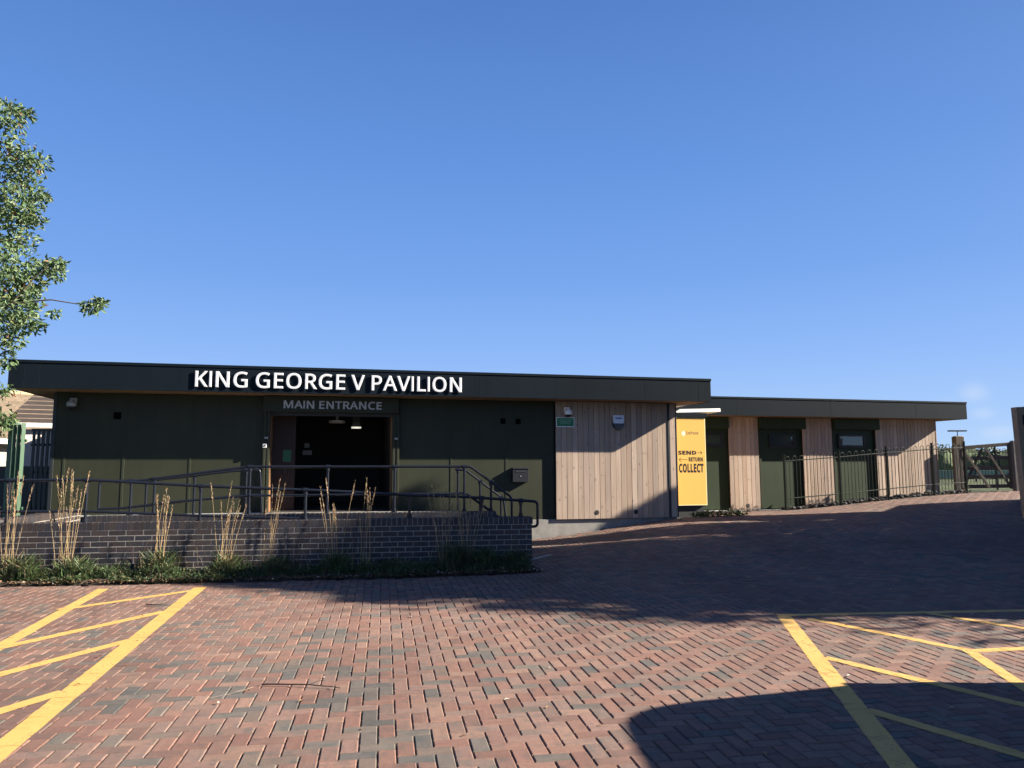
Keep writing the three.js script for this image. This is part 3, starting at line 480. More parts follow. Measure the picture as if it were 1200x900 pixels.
for (const [x, y, w, h, lab] of [[-8.72, 2.085, .06, .035, 'small grey key switch on the left shutter guide of the entrance, above the white box'], [-8.745, 1.93, .075, .085, 'small white square control box on the left shutter guide of the entrance'], [-6.205, 2.085, .06, .035, 'small grey key switch on the right shutter guide of the entrance']]) {
  const k = grp('control_box'); tag(k, lab, 'control box'); place(k, F1, x, y, .126); mesh('casing', rbox(-w / 2, w / 2, -h / 2, h / 2, 0, .04, .006), M.offwhite, k); mesh('button', cyl(w * .2, .008, [0, 0, .042], 'z', 12), M.dark, k);
}
// parcel locker against the end wall
{
  const p = grp('parcel_locker'); tag(p, 'yellow parcel locker with printed end panel and white canopy beside the timber cladding', 'parcel locker'); place(p, F1, .14, 0, -.30);
  const y0 = .63, y1 = 2.63, w = .79, LZ = -3.2;
  const cv = document.createElement('canvas'); cv.width = 512; cv.height = 1440; const c = cv.getContext('2d'); c.fillStyle = '#e0ae55'; c.fillRect(0, 0, 512, 1440);
  c.strokeStyle = '#f6e3b0'; c.lineWidth = 10; c.strokeRect(5, 5, 502, 1430); c.textBaseline = 'alphabetic';
  const fit = (t, x, y, wd, hgt, font, col) => { c.save(); c.font = font; c.fillStyle = col; const m = c.measureText(t).width; c.translate(x, y); c.scale(wd / m, hgt); c.fillText(t, 0, 0); if (/SEND|COLLECT|RETURN/.test(t)) { c.strokeStyle = col; c.lineWidth = t === 'SEND' ? 7 : 5; c.lineJoin = 'round'; c.strokeText(t, 0, 0); } c.restore(); };
  c.fillStyle = '#fbf6e6'; for (let k = 0; k < 5; k++) { c.save(); c.translate(168, 262); c.rotate(-1.2 + k * .6); c.beginPath(); c.ellipse(-34, 0, 17, 6, 0, 0, 7); c.fill(); c.restore(); } c.beginPath(); c.ellipse(166, 262, 14, 26, 0, 0, 7); c.fill();
  fit('InPost', 196, 280, 205, 1.15, 'bold 62px sans-serif', '#4c4636');
  fit('SEND', 56, 610, 300, 1.0, 'bold 84px sans-serif', '#14100a'); fit('RETURN', 222, 722, 240, 1.35, 'bold 66px sans-serif', '#1a150c'); fit('COLLECT', 62, 900, 404, 2.25, 'bold 84px sans-serif', '#14100a');
  c.strokeStyle = '#2b2310'; c.lineWidth = 9; const arrow = (x0, x1, y, h) => { const s = Math.sign(x1 - x0); c.beginPath(); c.moveTo(x0, y); c.lineTo(x1, y); c.moveTo(x1 - s * h, y - h); c.lineTo(x1, y); c.lineTo(x1 - s * h, y + h); c.stroke(); }; arrow(368, 448, 580, 26); arrow(205, 70, 695, 34);
  const t = new THREE.CanvasTexture(cv); t.colorSpace = THREE.SRGBColorSpace;
  const yel = std([.62, .38, .09], .45);
  mesh('cabinet', rbox(0, w, y0, y1, LZ, -.012, .01), std([.75, .44, .06], .5), p);
  const pg = new THREE.PlaneGeometry(w - .004, y1 - y0 - .004); pg.translate(w / 2, (y0 + y1) / 2, .0); mesh('end_panel', pg, new THREE.MeshStandardMaterial({ map: t, roughness: .45 }), p); mesh('end_panel_core', rbox(.0, w, y0, y1, -.012, -.002, .004), yel, p);
  for (let k = 0; k < 6; k++) for (let j = 0; j < 7; j++) mesh('locker_door', box(w + .001, w + .012, y0 + .06 + j * .27, y0 + .31 + j * .27, -.05 - k * .52 - .5, -.05 - k * .52), j % 2 ? std([.35, .35, .35], .5) : yel, p);
  mesh('back_frame', box(-.10, -.005, .45, y1 + .03, LZ, -.03), M.offwhite, p);
  mesh('plinth', box(.03, w - .05, .3, y0 - .003, LZ + .05, -.08), M.dark, p);
  mesh('top_band', rbox(-.02, w + .05, y1 + .005, y1 + .11, LZ, .03, .01), M.fasciaTrim, p);
  const can = mesh('canopy', rbox(0, 1.32, 0, .085, LZ + .05, -.25, .01), M.white, p); can.position.set(.02, y1 + .118, 0); can.rotation.z = .035;
  mesh('canopy_arm', [rbox(.7, 1.25, -.05, -.005, -1.2, -1.14, .006), rbox(.7, 1.25, -.05, -.005, -2.6, -2.54, .006)], M.dark, can);
}

// ---------------------------------------------------------------- bow-topped railing, stones below it, gate and posts at the right
function hoopFence(label, pts, hgt, name = 'bow_top_fence') {
  const g = grp(name); tag(g, label, 'fence'); const O = pts[0]; g.position.set(O[0], 0, O[2]);
  for (let k = 0; k < pts.length - 1; k++) {
    const a = V(pts[k]), b = V(pts[k + 1]), d = b.clone().sub(a), Ln = Math.hypot(d.x, d.z), n = Math.max(1, Math.round(Ln / .22)), at = t => a.clone().addScaledVector(d, t).sub(V([O[0], 0, O[2]]));
    for (const yy of [hgt - .12, .30]) { const p = at(0), q = at(1); mesh('rail', pipe([[p.x, p.y + yy, p.z], [q.x, q.y + yy, q.z]], .014, 6), M.fenceGreen, g); }
    for (let i = 0; i < n; i++) { const p = at((i + .25) / n), q = at((i + .75) / n), m = at((i + .5) / n); const arc = []; for (let w = 0; w <= 6; w++) { const t = w / 6, e = p.clone().lerp(q, .5 - .5 * Math.cos(t * Math.PI)); arc.push([e.x, e.y + hgt - .07 + .07 * Math.sin(t * Math.PI), e.z]); }
      mesh('hoop', sweep([[p.x, p.y + .12, p.z], ...arc, [q.x, q.y + .12, q.z]].map(V), Array(9).fill(.0085), 6), M.fenceGreen, g); }
  }
  for (const p of pts) mesh('post', [rbox(p[0] - O[0] - .024, p[0] - O[0] + .024, p[1] - .1, p[1] + hgt + .04, p[2] - O[2] - .024, p[2] - O[2] + .024, .008), rbox(p[0] - O[0] - .029, p[0] - O[0] + .029, p[1] + hgt + .04, p[1] + hgt + .055, p[2] - O[2] - .035, p[2] - O[2] + .035, .005)], M.fenceGreen, g);
}
{
  const P = (x, o) => { const p = F2(x, 0, o); p[1] = H(p[0], p[2]); return p; };
  hoopFence('dark green bow-topped metal railing in front of the rear wing, running to the timber gate', [P(-5.70, .95), P(-4.01, .95), P(-2.5, .95), P(-.99, .95), P(.12, .95)], 1.40);
  hoopFence('second bow-topped metal railing on the grass behind the timber field gate', [[13.9, .79, -25.2], [16.0, .79, -25.3], [18.1, .79, -25.4]], 1.30);
  // stones along the foot of the wing
  const T = []; const rs = mulberry(5);
  for (let k = 0; k < 420; k++) { const x = -5.6 + rs() * 5.9, o = .25 + rs() * .72, p = F2(x, 0, o), s = .015 + rs() * .038, g = new THREE.IcosahedronGeometry(s, 1), q = g.attributes.position; for (let i = 0; i < q.count; i++) { const m = .8 + .4 * hash2(Math.round(q.getX(i) * 900), Math.round(q.getY(i) * 900) + Math.round(q.getZ(i) * 700), k); q.setXYZ(i, q.getX(i) * m, q.getY(i) * m * .7, q.getZ(i) * m); } g.computeVertexNormals(); g.translate(p[0], H(p[0], p[2]) + s * .35 + .05 * rs(), p[2]); const v = .03 + rs() * .09; g.setAttribute('color', new THREE.Float32BufferAttribute(new Array(q.count).fill([v, v * .97, v * .93]).flat(), 3)); T.push(g); }
  tag(mesh('stone_bed', T, M.timber), 'bed of loose grey stones under the bow-topped railing', null, null, 'stuff');
  const G = new Tris(); const E = (x, o) => { const p = F2(x, 0, o); return [p[0], H(p[0], p[2]) - .004, p[2]]; }; for (let x = -5.7; x < 1.2; x += .4) { G.quad(E(x, 1.08), E(x + .4, 1.08), E(x + .4, 0), E(x, 0), [x, 1], [x + .4, 1], [x + .4, 0], [x, 0]); } tag(mesh('stone_strip', G.geo(), M.soil), 'dark soil strip between the railing and the rear wing', null, null, 'structure');
}
const woodT = [[.075, .058, .046], [.065, .052, .042], [.085, .066, .052], [.058, .048, .040]];
function beam(a, b, w, t, col) { // a squared timber from a to b
  const A = V(a), B = V(b), d = B.clone().sub(A), L = d.length(), g = new RoundedBoxGeometry(w, L, t, 1, .008); const uo = rr(0, 9), uv = g.attributes.uv; for (let i = 0; i < uv.count; i++) uv.setXY(i, uv.getX(i) * w + uo, uv.getY(i) * L);
  g.applyQuaternion(new THREE.Quaternion().setFromUnitVectors(new THREE.Vector3(0, 1, 0), d.normalize())); g.translate((a[0] + b[0]) / 2, (a[1] + b[1]) / 2, (a[2] + b[2]) / 2);
  const c = col ?? woodT[Math.floor(R() * 4)], k = rr(.85, 1.15); g.setAttribute('color', new THREE.Float32BufferAttribute(new Array(g.attributes.position.count).fill(c.map(v => v * k)).flat(), 3)); return g;
}
{
  const A = [13.06, 0, -22.35], B = [14.62, 0, -22.4], y = .77;  // gate ends
  const g = grp('field_gate'); tag(g, 'weathered timber field gate with crossed diagonal braces at the top of the forecourt', 'gate'); g.position.set(A[0], y, A[2]); g.rotation.y = Math.atan2(-(B[2] - A[2]), B[0] - A[0]); const L = Math.hypot(B[0] - A[0], B[2] - A[2]);
  mesh('hanging_stile', beam([.04, .1, 0], [.04, 1.36, 0], .09, .07), M.timber, g); mesh('closing_stile', beam([L - .04, .08, 0], [L - .04, 1.36, 0], .08, .07), M.timber, g);
  mesh('top_bar', beam([0, 1.26, 0], [L, 1.38, 0], .10, .075), M.timber, g);
  for (const yy of [.14, .42, .68, .96]) mesh('bar', beam([.05, yy, 0], [L - .05, yy + .02, 0], .105, .035), M.timber, g);
  mesh('brace', beam([.10, 1.24, .035], [.82, .12, .035], .075, .025), M.timber, g); mesh('brace', beam([.78, 1.26, .037], [L - .1, .14, .037], .075, .025), M.timber, g); mesh('brace', beam([.72, 1.22, -.035], [.12, .14, -.035], .075, .025), M.timber, g);
  const post = (name, lab, x, z, w, h, col) => { const p = grp(name); p.position.set(x, 0, z); tag(p, lab, 'post', 'timber posts by the gate'); const yy = H(x, z); mesh('shaft', beam([0, yy - .2, 0], [0, yy + h, 0], w, w, col), M.timber, p); mesh('cap', beam([0, yy + h - .002, 0], [0, yy + h + .02, 0], w * .8, w * .8, col), M.timber, p); return p; };
  post('gate_post', 'dark timber gate post at the left end of the field gate, beside the railing', 12.96, -22.34, .13, 1.34, [.14, .115, .09]);
  post('gate_post', 'grey timber gate post at the right end of the field gate', 14.76, -22.42, .18, 1.44, [.26, .23, .20]);
  const tall = post('gate_post', 'light brown timber post topped by a flat fitting, behind the gate', 13.42, -22.95, .24, 1.62, [.34, .25, .16]);
  const yy = H(13.42, -22.95) + 1.62; mesh('top_fitting', [cyl(.012, .16, [0, yy + .08, 0]), rbox(-.26, .26, yy + .16, yy + .20, -.08, .08, .015)], M.dark, tall);
  const big = grp('fence_post'); tag(big, 'big weathered timber fence post with a black hinge, at the right edge of the forecourt', 'post'); big.position.set(9.94, 0, -14.85); const yb = H(9.94, -14.85);
  mesh('shaft', beam([.02, yb - .2, 0], [-.05, yb + 2.15, 0], .16, .16, [.46, .32, .20]), M.timber, big); mesh('board', beam([.17, yb - .2, .02], [.10, yb + 2.16, .02], .13, .06, [.42, .29, .18]), M.timber, big); mesh('board', beam([.33, yb - .2, .03], [.29, yb + 2.13, .03], .15, .05, [.44, .30, .19]), M.timber, big);
  mesh('hinge', [rbox(.02, .22, yb + 1.86, yb + 1.91, .055, .095, .006), rbox(-.02, .04, yb + 1.80, yb + 1.98, .07, .10, .006), cyl(.02, .14, [-.0, yb + 1.93, .11])], M.black, big);
}
{
  const g = grp('board_fence'); tag(g, 'close-boarded timber fence along the right side of the forecourt, beyond the big post', 'fence'); const A = [10.45, -15.0], B = [13.25, -18.75], n = 30; g.position.set(A[0], 0, A[1]);
  for (let k = 0; k < n; k++) { const t = (k + .5) / n, x = A[0] + (B[0] - A[0]) * t, z = A[1] + (B[1] - A[1]) * t, y = H(x, z), b = mesh('board', beam([0, y - .05, 0], [0, y + 1.75 + rr(-.015, .015), 0], .146, .022, [.19, .15, .115]), M.timber, g); b.position.set(x - A[0], 0, z - A[1]); b.rotation.y = Math.atan2(-(B[1] - A[1]), B[0] - A[0]); }
  for (const h of [.35, 1.4]) mesh('rail', beam([.05, H(...A) + h, -.06], [B[0] - A[0], H(...B) + h, B[1] - A[1] - .06], .08, .05, [.17, .135, .10]), M.timber, g);
}
// ---------------------------------------------------------------- plants
function leafQuad(T, c, dir, up, len, wid, col, fold = .25) { // a small pointed leaf of two faces, folded at its rib
  const d = dir.clone().normalize(), s = d.clone().cross(up).normalize(); if (!isFinite(s.x) || s.lengthSq() < .1) s.set(1, 0, 0); const n = s.clone().cross(d);
  const a = c, m = c.clone().addScaledVector(d, len * .5), e = c.clone().addScaledVector(d, len).addScaledVector(n, -len * .12), l = m.clone().addScaledVector(s, wid / 2).addScaledVector(n, wid * fold), r = m.clone().addScaledVector(s, -wid / 2).addScaledVector(n, wid * fold);
  T.tri(a.toArray(), r.toArray(), e.toArray(), [0, 0], [1, 0], [0, 1], col); T.tri(a.toArray(), e.toArray(), l.toArray(), [0, 0], [0, 1], [1, 1], col);
}
const rv = (rnd) => { const z = rnd() * 2 - 1, a = rnd() * 6.2832, q = Math.sqrt(1 - z * z); return new THREE.Vector3(q * Math.cos(a), z, q * Math.sin(a)); };
// tall dry grasses in the bed
function reedClump(s, o, n, hgt, lean, label, seed) {
  const rnd = mulberry(seed), g = grp('ornamental_grass'); tag(g, label, 'ornamental grass', 'tall dry grasses in front of the brick wall'); const p0 = FW(s, 0, o), gy = H(p0[0], p0[2]) + .04; g.position.set(p0[0], gy, p0[2]); g.rotation.y = TW;
  const stems = [], heads = new Tris(), blades = new Tris();
  for (let k = 0; k < n; k++) {
    const a = rnd() * 6.283, q = .085 * Math.sqrt(rnd()), b = new THREE.Vector3(Math.cos(a) * q, 0, Math.sin(a) * q * .7), h = hgt * (.60 + .42 * rnd()), spread = (rnd() - .5) * .52 + lean, tip = b.clone().add(new THREE.Vector3(spread * h * .55 + Math.cos(a) * .05, h, (rnd() - .5) * .14));
    const pts = []; for (let i = 0; i <= 5; i++) { const t = i / 5; pts.push(b.clone().lerp(tip, t).add(new THREE.Vector3(spread * h * .22 * (t * t - t), 0, 0))); }
    const v = .75 + .5 * rnd(), col = [.33 * v, .235 * v, .12 * v]; stems.push(sweep(pts, [.0028, .0026, .0024, .0022, .0018, .001], 4, false, col));
    const hl = .20 + .16 * rnd(), d = tip.clone().sub(pts[4]).normalize(), base = tip.clone().addScaledVector(d, -hl * .85), hc = [.36 * v, .262 * v, .155 * v];
    for (let i = 0; i < 44; i++) { const t = rnd(), c = base.clone().addScaledVector(d, hl * t), dir = d.clone().multiplyScalar(1.5).add(rv(rnd).multiplyScalar(.55)); leafQuad(heads, c, dir, rv(rnd), .028 + .018 * rnd(), .0085 * (1.1 - .85 * t), hc.map(x => x * (.8 + .4 * rnd())), .3); }
  }
  for (let k = 0; k < 46; k++) { const a = rnd() * 6.283, l = .15 + .42 * rnd() * rnd(), out = .04 + .18 * rnd(); let p = new THREE.Vector3(Math.cos(a) * .05, 0, Math.sin(a) * .05); const v = .7 + .6 * rnd(), dry = rnd() < .3, col = dry ? [.34 * v, .25 * v, .12 * v] : [.07 * v, .11 * v, .03 * v], sd = new THREE.Vector3(-Math.sin(a), 0, Math.cos(a)); let prev = null; for (let i = 0; i <= 4; i++) { const t = i / 4, c = new THREE.Vector3(Math.cos(a) * (.05 + out * t * t), l * (1.3 * t - .45 * t * t), Math.sin(a) * (.05 + out * t * t) * .8), w = .003 * (1 - t * .9), l1 = c.clone().addScaledVector(sd, w).toArray(), r1 = c.clone().addScaledVector(sd, -w).toArray(); if (prev) blades.quad(prev[0], prev[1], r1, l1, [0, 0], [0, 0], [0, 0], [0, 0], col); prev = [l1, r1]; } }
  mesh('stem', stems, M.straw, g); mesh('seed_head', heads.geo(), M.straw, g); mesh('blade', blades.geo(), M.straw, g);
}
const clumps = [[-7.03, .30, 15, 1.42, .0, 'tall pale dry grass clump at the left edge of the photo'], [-6.35, .28, 14, 1.40, .06, 'tall dry grass clump in the sunny bed beneath the left corner of the pavilion'], [-5.18, .28, 10, 1.24, .03, 'upright dry grass clump in the bed below the left green panels'], [-4.32, .30, 12, 1.24, .10, 'dry grass clump leaning right, where the sunlight ends on the brick wall'], [-3.75, .26, 7, 1.26, .16, 'thin dry grass clump leaning right under the left side of the entrance'], [-2.86, .28, 9, 1.38, -.03, 'tall shaded dry grass clump in front of the dark doorway'], [-2.42, .26, 7, 1.28, .05, 'shaded dry grass clump in front of the right side of the doorway'], [-1.30, .24, 11, 1.16, -.03, 'shaded dry grass clump in front of the green panels right of the entrance'], [-.98, .24, 10, 1.12, .0, 'rightmost sparse dry grass clump near the end of the brick wall']];
clumps.forEach((c, i) => reedClump(...c, 300 + i * 7));
{ // low weeds, tufts and fallen leaves that cover the bed
  const rnd = mulberry(77), T = new Tris(), Dd = new Tris();
  const tall = [[-6.9, .32], [-6.2, .26], [-5.75, .16], [-5.15, .34], [-4.3, .36], [-3.6, .26], [-2.8, .30], [-2.0, .2], [-1.15, .42], [-.75, .40], [-.25, .22]];
  for (let k = 0; k < 5200; k++) {
    const s = -8.6 + rnd() * 8.55, o = .03 + Math.pow(rnd(), .75) * (bedOff(s) - .03), p = FW(s, 0, o), y = H(p[0], p[2]) + .03, dens = vnoise(s * 3.1 + 60, o * 4, 500, 50, 3); if (dens < .2 + .25 * (o > bedOff(s) - .15)) continue;
    let ht = .05 + .15 * vnoise(s * 4.3 + 70, o * 3, 500, 50, 13); for (const [c, q] of tall) ht += q * .55 * Math.exp(-(((s - c) / .17) ** 2)) * (o < .45 ? 1 : .35);
    const edge = o > bedOff(s) - .16 ? .42 : 1, v = .5 + .9 * rnd(), tone = rnd();
    const col = tone < .12 ? [.12 * v, .085 * v, .04 * v] : tone < .3 ? [.085 * v, .095 * v, .028 * v] : [.055 * v, .100 * v, .026 * v];
    if (rnd() < .5) { const n = 4 + Math.floor(rnd() * 5); for (let i = 0; i < n; i++) { const a = rnd() * 6.283, l = ht * (.6 + .8 * rnd()) * edge, b = new THREE.Vector3(p[0] + (rnd() - .5) * .05, y - .02, p[2] + (rnd() - .5) * .05), dir = new THREE.Vector3(Math.cos(a) * .5 * rnd(), 1, Math.sin(a) * .5 * rnd()); const mid = b.clone().addScaledVector(dir.clone().normalize(), l * .6); leafQuad(T, b, dir, rv(rnd), l * .66, .006 + .004 * rnd(), col, .1); dir.x += Math.cos(a) * .8; dir.z += Math.sin(a) * .8; leafQuad(T, mid, dir, rv(rnd), l * .45, .005, col, .1); } }
    else { const n = 5 + Math.floor(rnd() * 6), b0 = (.02 + ht * rnd() * .8) * edge; for (let i = 0; i < n; i++) { const b = new THREE.Vector3(p[0] + (rnd() - .5) * .10, y + b0 + (rnd() - .5) * .05, p[2] + (rnd() - .5) * .10), dir = rv(rnd); dir.y = Math.abs(dir.y) * .7 - .1; leafQuad(T, b, dir, new THREE.Vector3(0, 1, 0), .022 + .035 * rnd(), .014 + .018 * rnd(), rnd() < .004 ? [.3, .25, .04] : col); } }
  }
  for (let k = 0; k < 1500; k++) { const s = -8.6 + rnd() * 8.7, o = bedOff(s) * (1 - .45 * rnd() * rnd()) + .03 * rnd(), p = FW(s, 0, o), v = .6 + .8 * rnd(), dir = rv(rnd); dir.y *= .2; leafQuad(Dd, new THREE.Vector3(p[0], H(p[0], p[2]) + .035 + .02 * rnd(), p[2]), dir, new THREE.Vector3(0, 1, 0), .04 + .03 * rnd(), .03, rnd() < .07 ? [.5, .48, .42] : [.14 * v, .085 * v, .045 * v]); }
  const stray = []; for (let k = 0; k < 85; k++) { const s = -8.4 + rnd() * 8.3, o = .06 + .38 * rnd(), p = FW(s, 0, o), h = .25 + .55 * rnd(), lx = (rnd() - .5) * .7 * h, lz = (rnd() - .3) * .4 * h, v = .5 + .7 * rnd(), b = new THREE.Vector3(p[0], H(p[0], p[2]), p[2]); const pts = [0, .33, .66, 1].map(t => b.clone().add(new THREE.Vector3(lx * t * t, h * (t - .12 * t * t), lz * t * t))); stray.push(sweep(pts, [.0028, .0024, .002, .001], 4, false, rnd() < .3 ? [.09 * v, .05 * v, .035 * v] : [.27 * v, .20 * v, .11 * v])); }
  tag(mesh('dry_stalks', stray, M.straw), 'thin stray dry stalks leaning among the weeds of the planted bed', null, null, 'stuff');
  tag(mesh('ground_cover', T.geo(), M.leaf), 'low green weeds and grass tufts covering the planted bed', null, null, 'stuff');
  tag(mesh('leaf_litter', Dd.geo(), M.straw), 'brown fallen leaves along the edge of the planted bed', null, null, 'stuff');
  const W = new Tris(); for (let k = 0; k < 420; k++) { const t = rnd(), x = .25 + 1.35 * t + .1 * rnd(), p = F1(x, 0, .05 + .2 * rnd()); const v = .6 + .8 * rnd(), dir = rv(rnd); dir.y = Math.abs(dir.y); leafQuad(W, new THREE.Vector3(p[0], H(p[0], p[2]) + .13 * rnd() * rnd(), p[2]), dir, new THREE.Vector3(0, 1, 0), .06 + .05 * rnd(), .035, [.06 * v, .10 * v, .03 * v]); }
  tag(mesh('weed_patch', W.geo(), M.leaf), 'low weeds growing along the kerb below the yellow parcel locker', null, null, 'stuff');
}
// the broadleaf tree at the left edge
{
  const rnd = mulberry(4711), t = grp('broadleaf_tree'); tag(t, 'leafy broadleaf tree with thin outer twigs at the left edge, beside the pavilion', 'tree'); const bx = -11.9, bz = -13.3; t.position.set(bx, 0, bz);
  const wood = [], T = new Tris(); const limb = (pts, r0, r1, n = 7) => wood.push(sweep(pts, pts.map((_, i) => r0 + (r1 - r0) * i / (pts.length - 1)), n));
  limb([[0, -.1, 0], [.05, 1.3, 0], [-.05, 2.8, .05], [.1, 4.4, 0], [.05, 6.4, 0], [.1, 8, 0]].map(V), .22, .04, 10);
  const clump = (c, r, n, sq = .8) => { for (let k = 0; k < n * .74; k++) { const d = rv(rnd), q = r * Math.pow(rnd(), .5), p = c.clone().add(new THREE.Vector3(d.x * q, d.y * q * sq, d.z * q)); const dir = rv(rnd).multiplyScalar(.8).add(new THREE.Vector3(d.x * .5, -.35, d.z * .5)), v = .65 + .7 * rnd(), br = rnd(); leafQuad(T, p, dir, rv(rnd), .085 + .05 * rnd(), .038 + .02 * rnd(), br < .025 ? [.22, .10, .05] : br < .10 ? [.16 * v, .18 * v, .05 * v] : [.085 * v, .145 * v, .048 * v]); } };
  // clumps of the side seen (local coordinates), then the crown behind them
  const px = (x, y, Z) => { const u = (x - 600) / 891, v = (450 - y) / 891, cp = .99404, sp = .10898, f = cp - sp * v; return new THREE.Vector3(u / f * Z - bx, 1.5 + (sp + cp * v) / f * Z, -Z - bz); };
  const seen = [[14, 122, .18, 110], [36, 128, .10, 30], [5, 135, .36, 260], [26, 130, .22, 120], [8, 165, .34, 240], [38, 182, .32, 260], [18, 200, .5, 520], [30, 225, .36, 330], [52, 225, .14, 60], [8, 240, .5, 560], [33, 250, .3, 260], [15, 275, .42, 420], [5, 300, .5, 560], [20, 320, .4, 380], [57, 312, .28, 300], [66, 305, .16, 110], [40, 330, .22, 170], [28, 345, .34, 320], [5, 345, .5, 560], [16, 368, .4, 400], [34, 375, .26, 220], [8, 392, .3, 240], [108, 354, .20, 170], [119, 349, .10, 60], [62, 362, .09, 34], [4, 420, .2, 90], [12, 408, .1, 30], [2, 452, .22, 100], [-6, 485, .30, 260], [4, 497, .14, 60]];
  for (const [x, y, r, n] of seen) { const Z = 13 + (rnd() - .5) * 1.2; clump(px(x, y + 3, Z), r, n, .75); }
  for (let k = 0; k < 60; k++) { const a = rv(rnd), q = .55 + .45 * rnd(); clump(new THREE.Vector3(-.75 + a.x * 2.6 * q, 5.2 + a.y * 3.1 * q, a.z * 2.9 * q), .55 + .25 * rnd(), 330); const e = new THREE.Vector3(-.3 + a.x * 2.6 * q, 5.1 + a.y * 2.9 * q, a.z * 2.6 * q), m = new THREE.Vector3(e.x * .45, 2.6 + (e.y - 2.6) * .55 + .2, e.z * .45); if (k % 2) limb([new THREE.Vector3(0, Math.min(6, 2.3 + e.y * .3), 0), m, e], .06, .01, 5); }
  const tw = (...pts) => limb(pts.map(([x, y, Z]) => px(x, y, Z)), .022, .006, 5);
  tw([-60, 350, 13.2], [0, 358, 13], [35, 352, 13], [60, 350, 13], [90, 355, 13], [108, 353, 13]); tw([-60, 372, 13.1], [0, 366, 13], [22, 345, 13], [40, 325, 13], [60, 308, 13]); tw([-50, 290, 13.3], [0, 282, 13], [28, 276, 13]); tw([-60, 240, 13], [0, 215, 13], [34, 190, 13]); tw([-50, 430, 13], [0, 414, 13], [14, 408, 13]); tw([-50, 160, 13], [0, 150, 13], [28, 132, 13]); tw([-60, 300, 13], [0, 385, 13], [36, 372, 13]);
  mesh('trunk', wood, M.bark, t); mesh('crown', T.geo(), M.leaf, t);
}
// tall evergreens beyond the right edge: they throw the long shade over the forecourt
function evergreen(x, z, h, r, label, seed, tip = 1, rough = .25, boughs = []) {
  const rnd = mulberry(seed), t = grp('evergreen_tree'); tag(t, label, 'tree', 'tall evergreens beside the car park'); t.position.set(x, H(x, z), z);
  mesh('trunk', sweep([[0, -.1, 0], [0, h * .5, 0], [0, h * .93, 0]].map(V), [.22, .14, .03], 9), M.bark, t);
  const prof = y => r * Math.pow(Math.max(0, 1 - Math.pow(Math.max(0, y - .03), 2.6 * tip)), .75) * (y < .06 ? .75 + 4 * y : 1), T = new Tris(), lump = (a, y) => 1 - rough * .6 + rough * 1.5 * (vnoise((a / 6.2832 + 1) * 9, y * 11, 9, 40, seed) - .35);
  const g = new THREE.SphereGeometry(1, 26, 22), q = g.attributes.position; for (let i = 0; i < q.count; i++) { const y = (q.getY(i) + 1) / 2, a = Math.atan2(q.getZ(i), q.getX(i)), rad = prof(y) * lump(a, y) * .86; q.setXYZ(i, Math.cos(a) * rad, .25 + y * (h - .3), Math.sin(a) * rad); } g.computeVertexNormals();
  const gg = g.toNonIndexed(); gg.setAttribute('color', new THREE.Float32BufferAttribute(new Array(gg.attributes.position.count).fill([.03, .05, .022]).flat(), 3));
  for (let k = 0; k < 5200; k++) { const y = Math.pow(rnd(), .9), a = rnd() * 6.283, rad = prof(y) * lump(a, y) * (rough > .5 ? .80 + .62 * Math.pow(rnd(), 3) : .86 + .34 * rnd() * rnd()), c = new THREE.Vector3(Math.cos(a) * rad, .25 + y * (h - .25), Math.sin(a) * rad), v = .6 + .8 * rnd(); leafQuad(T, c, new THREE.Vector3(Math.cos(a), .9 * rnd() + .1, Math.sin(a)).add(rv(rnd).multiplyScalar(.5)), rv(rnd), .16 + .16 * rnd(), .07, [.035 * v, .06 * v, .025 * v]); }
  for (const [dx, y, dz, q, n] of boughs) for (let k = 0; k < n; k++) { const d = rv(rnd), e = q * Math.sqrt(rnd()), v = .6 + .8 * rnd(); leafQuad(T, new THREE.Vector3(dx + d.x * e, y + d.y * e * .7, dz + d.z * e), rv(rnd).add(new THREE.Vector3(0, .3, .6)), rv(rnd), .14 + .14 * rnd(), .07, [.035 * v, .06 * v, .025 * v]); }
  const cr = mesh('crown', gg, M.core, t); mesh('leaf_spray', T.geo(), M.leaf, cr);
}
evergreen(12.6, -9.6, 8.2, 2.45, 'broad evergreen tree beside the car park, nearest to the parked van', 11, 1.7, .95, [[0, 5.5, 1.95, .5, 300], [.2, 4.75, 1.85, .5, 260], [.1, 6.2, 1.6, .5, 260], [-.2, 5.1, 2.25, .3, 90], [.1, 3.0, 1.9, .45, 150], [.2, 2.2, 2.15, .3, 60], [0, 7.0, 1.2, .45, 200]]);
evergreen(13.2, -11.3, 9.2, 1.6, 'tallest evergreen tree beside the car park, second from the parked van', 12, 1.0);
evergreen(13.0, -13.1, 8.6, 1.2, 'narrow evergreen tree beside the car park, third from the parked van', 13, 1.0);
evergreen(12.6, -14.85, 7.9, .95, 'pointed slim evergreen tree beside the car park, fourth from the parked van', 14, .32);
evergreen(12.3, -16.35, 4.75, .75, 'small evergreen beside the car park, farthest from the parked van', 15, 1.0, .35);

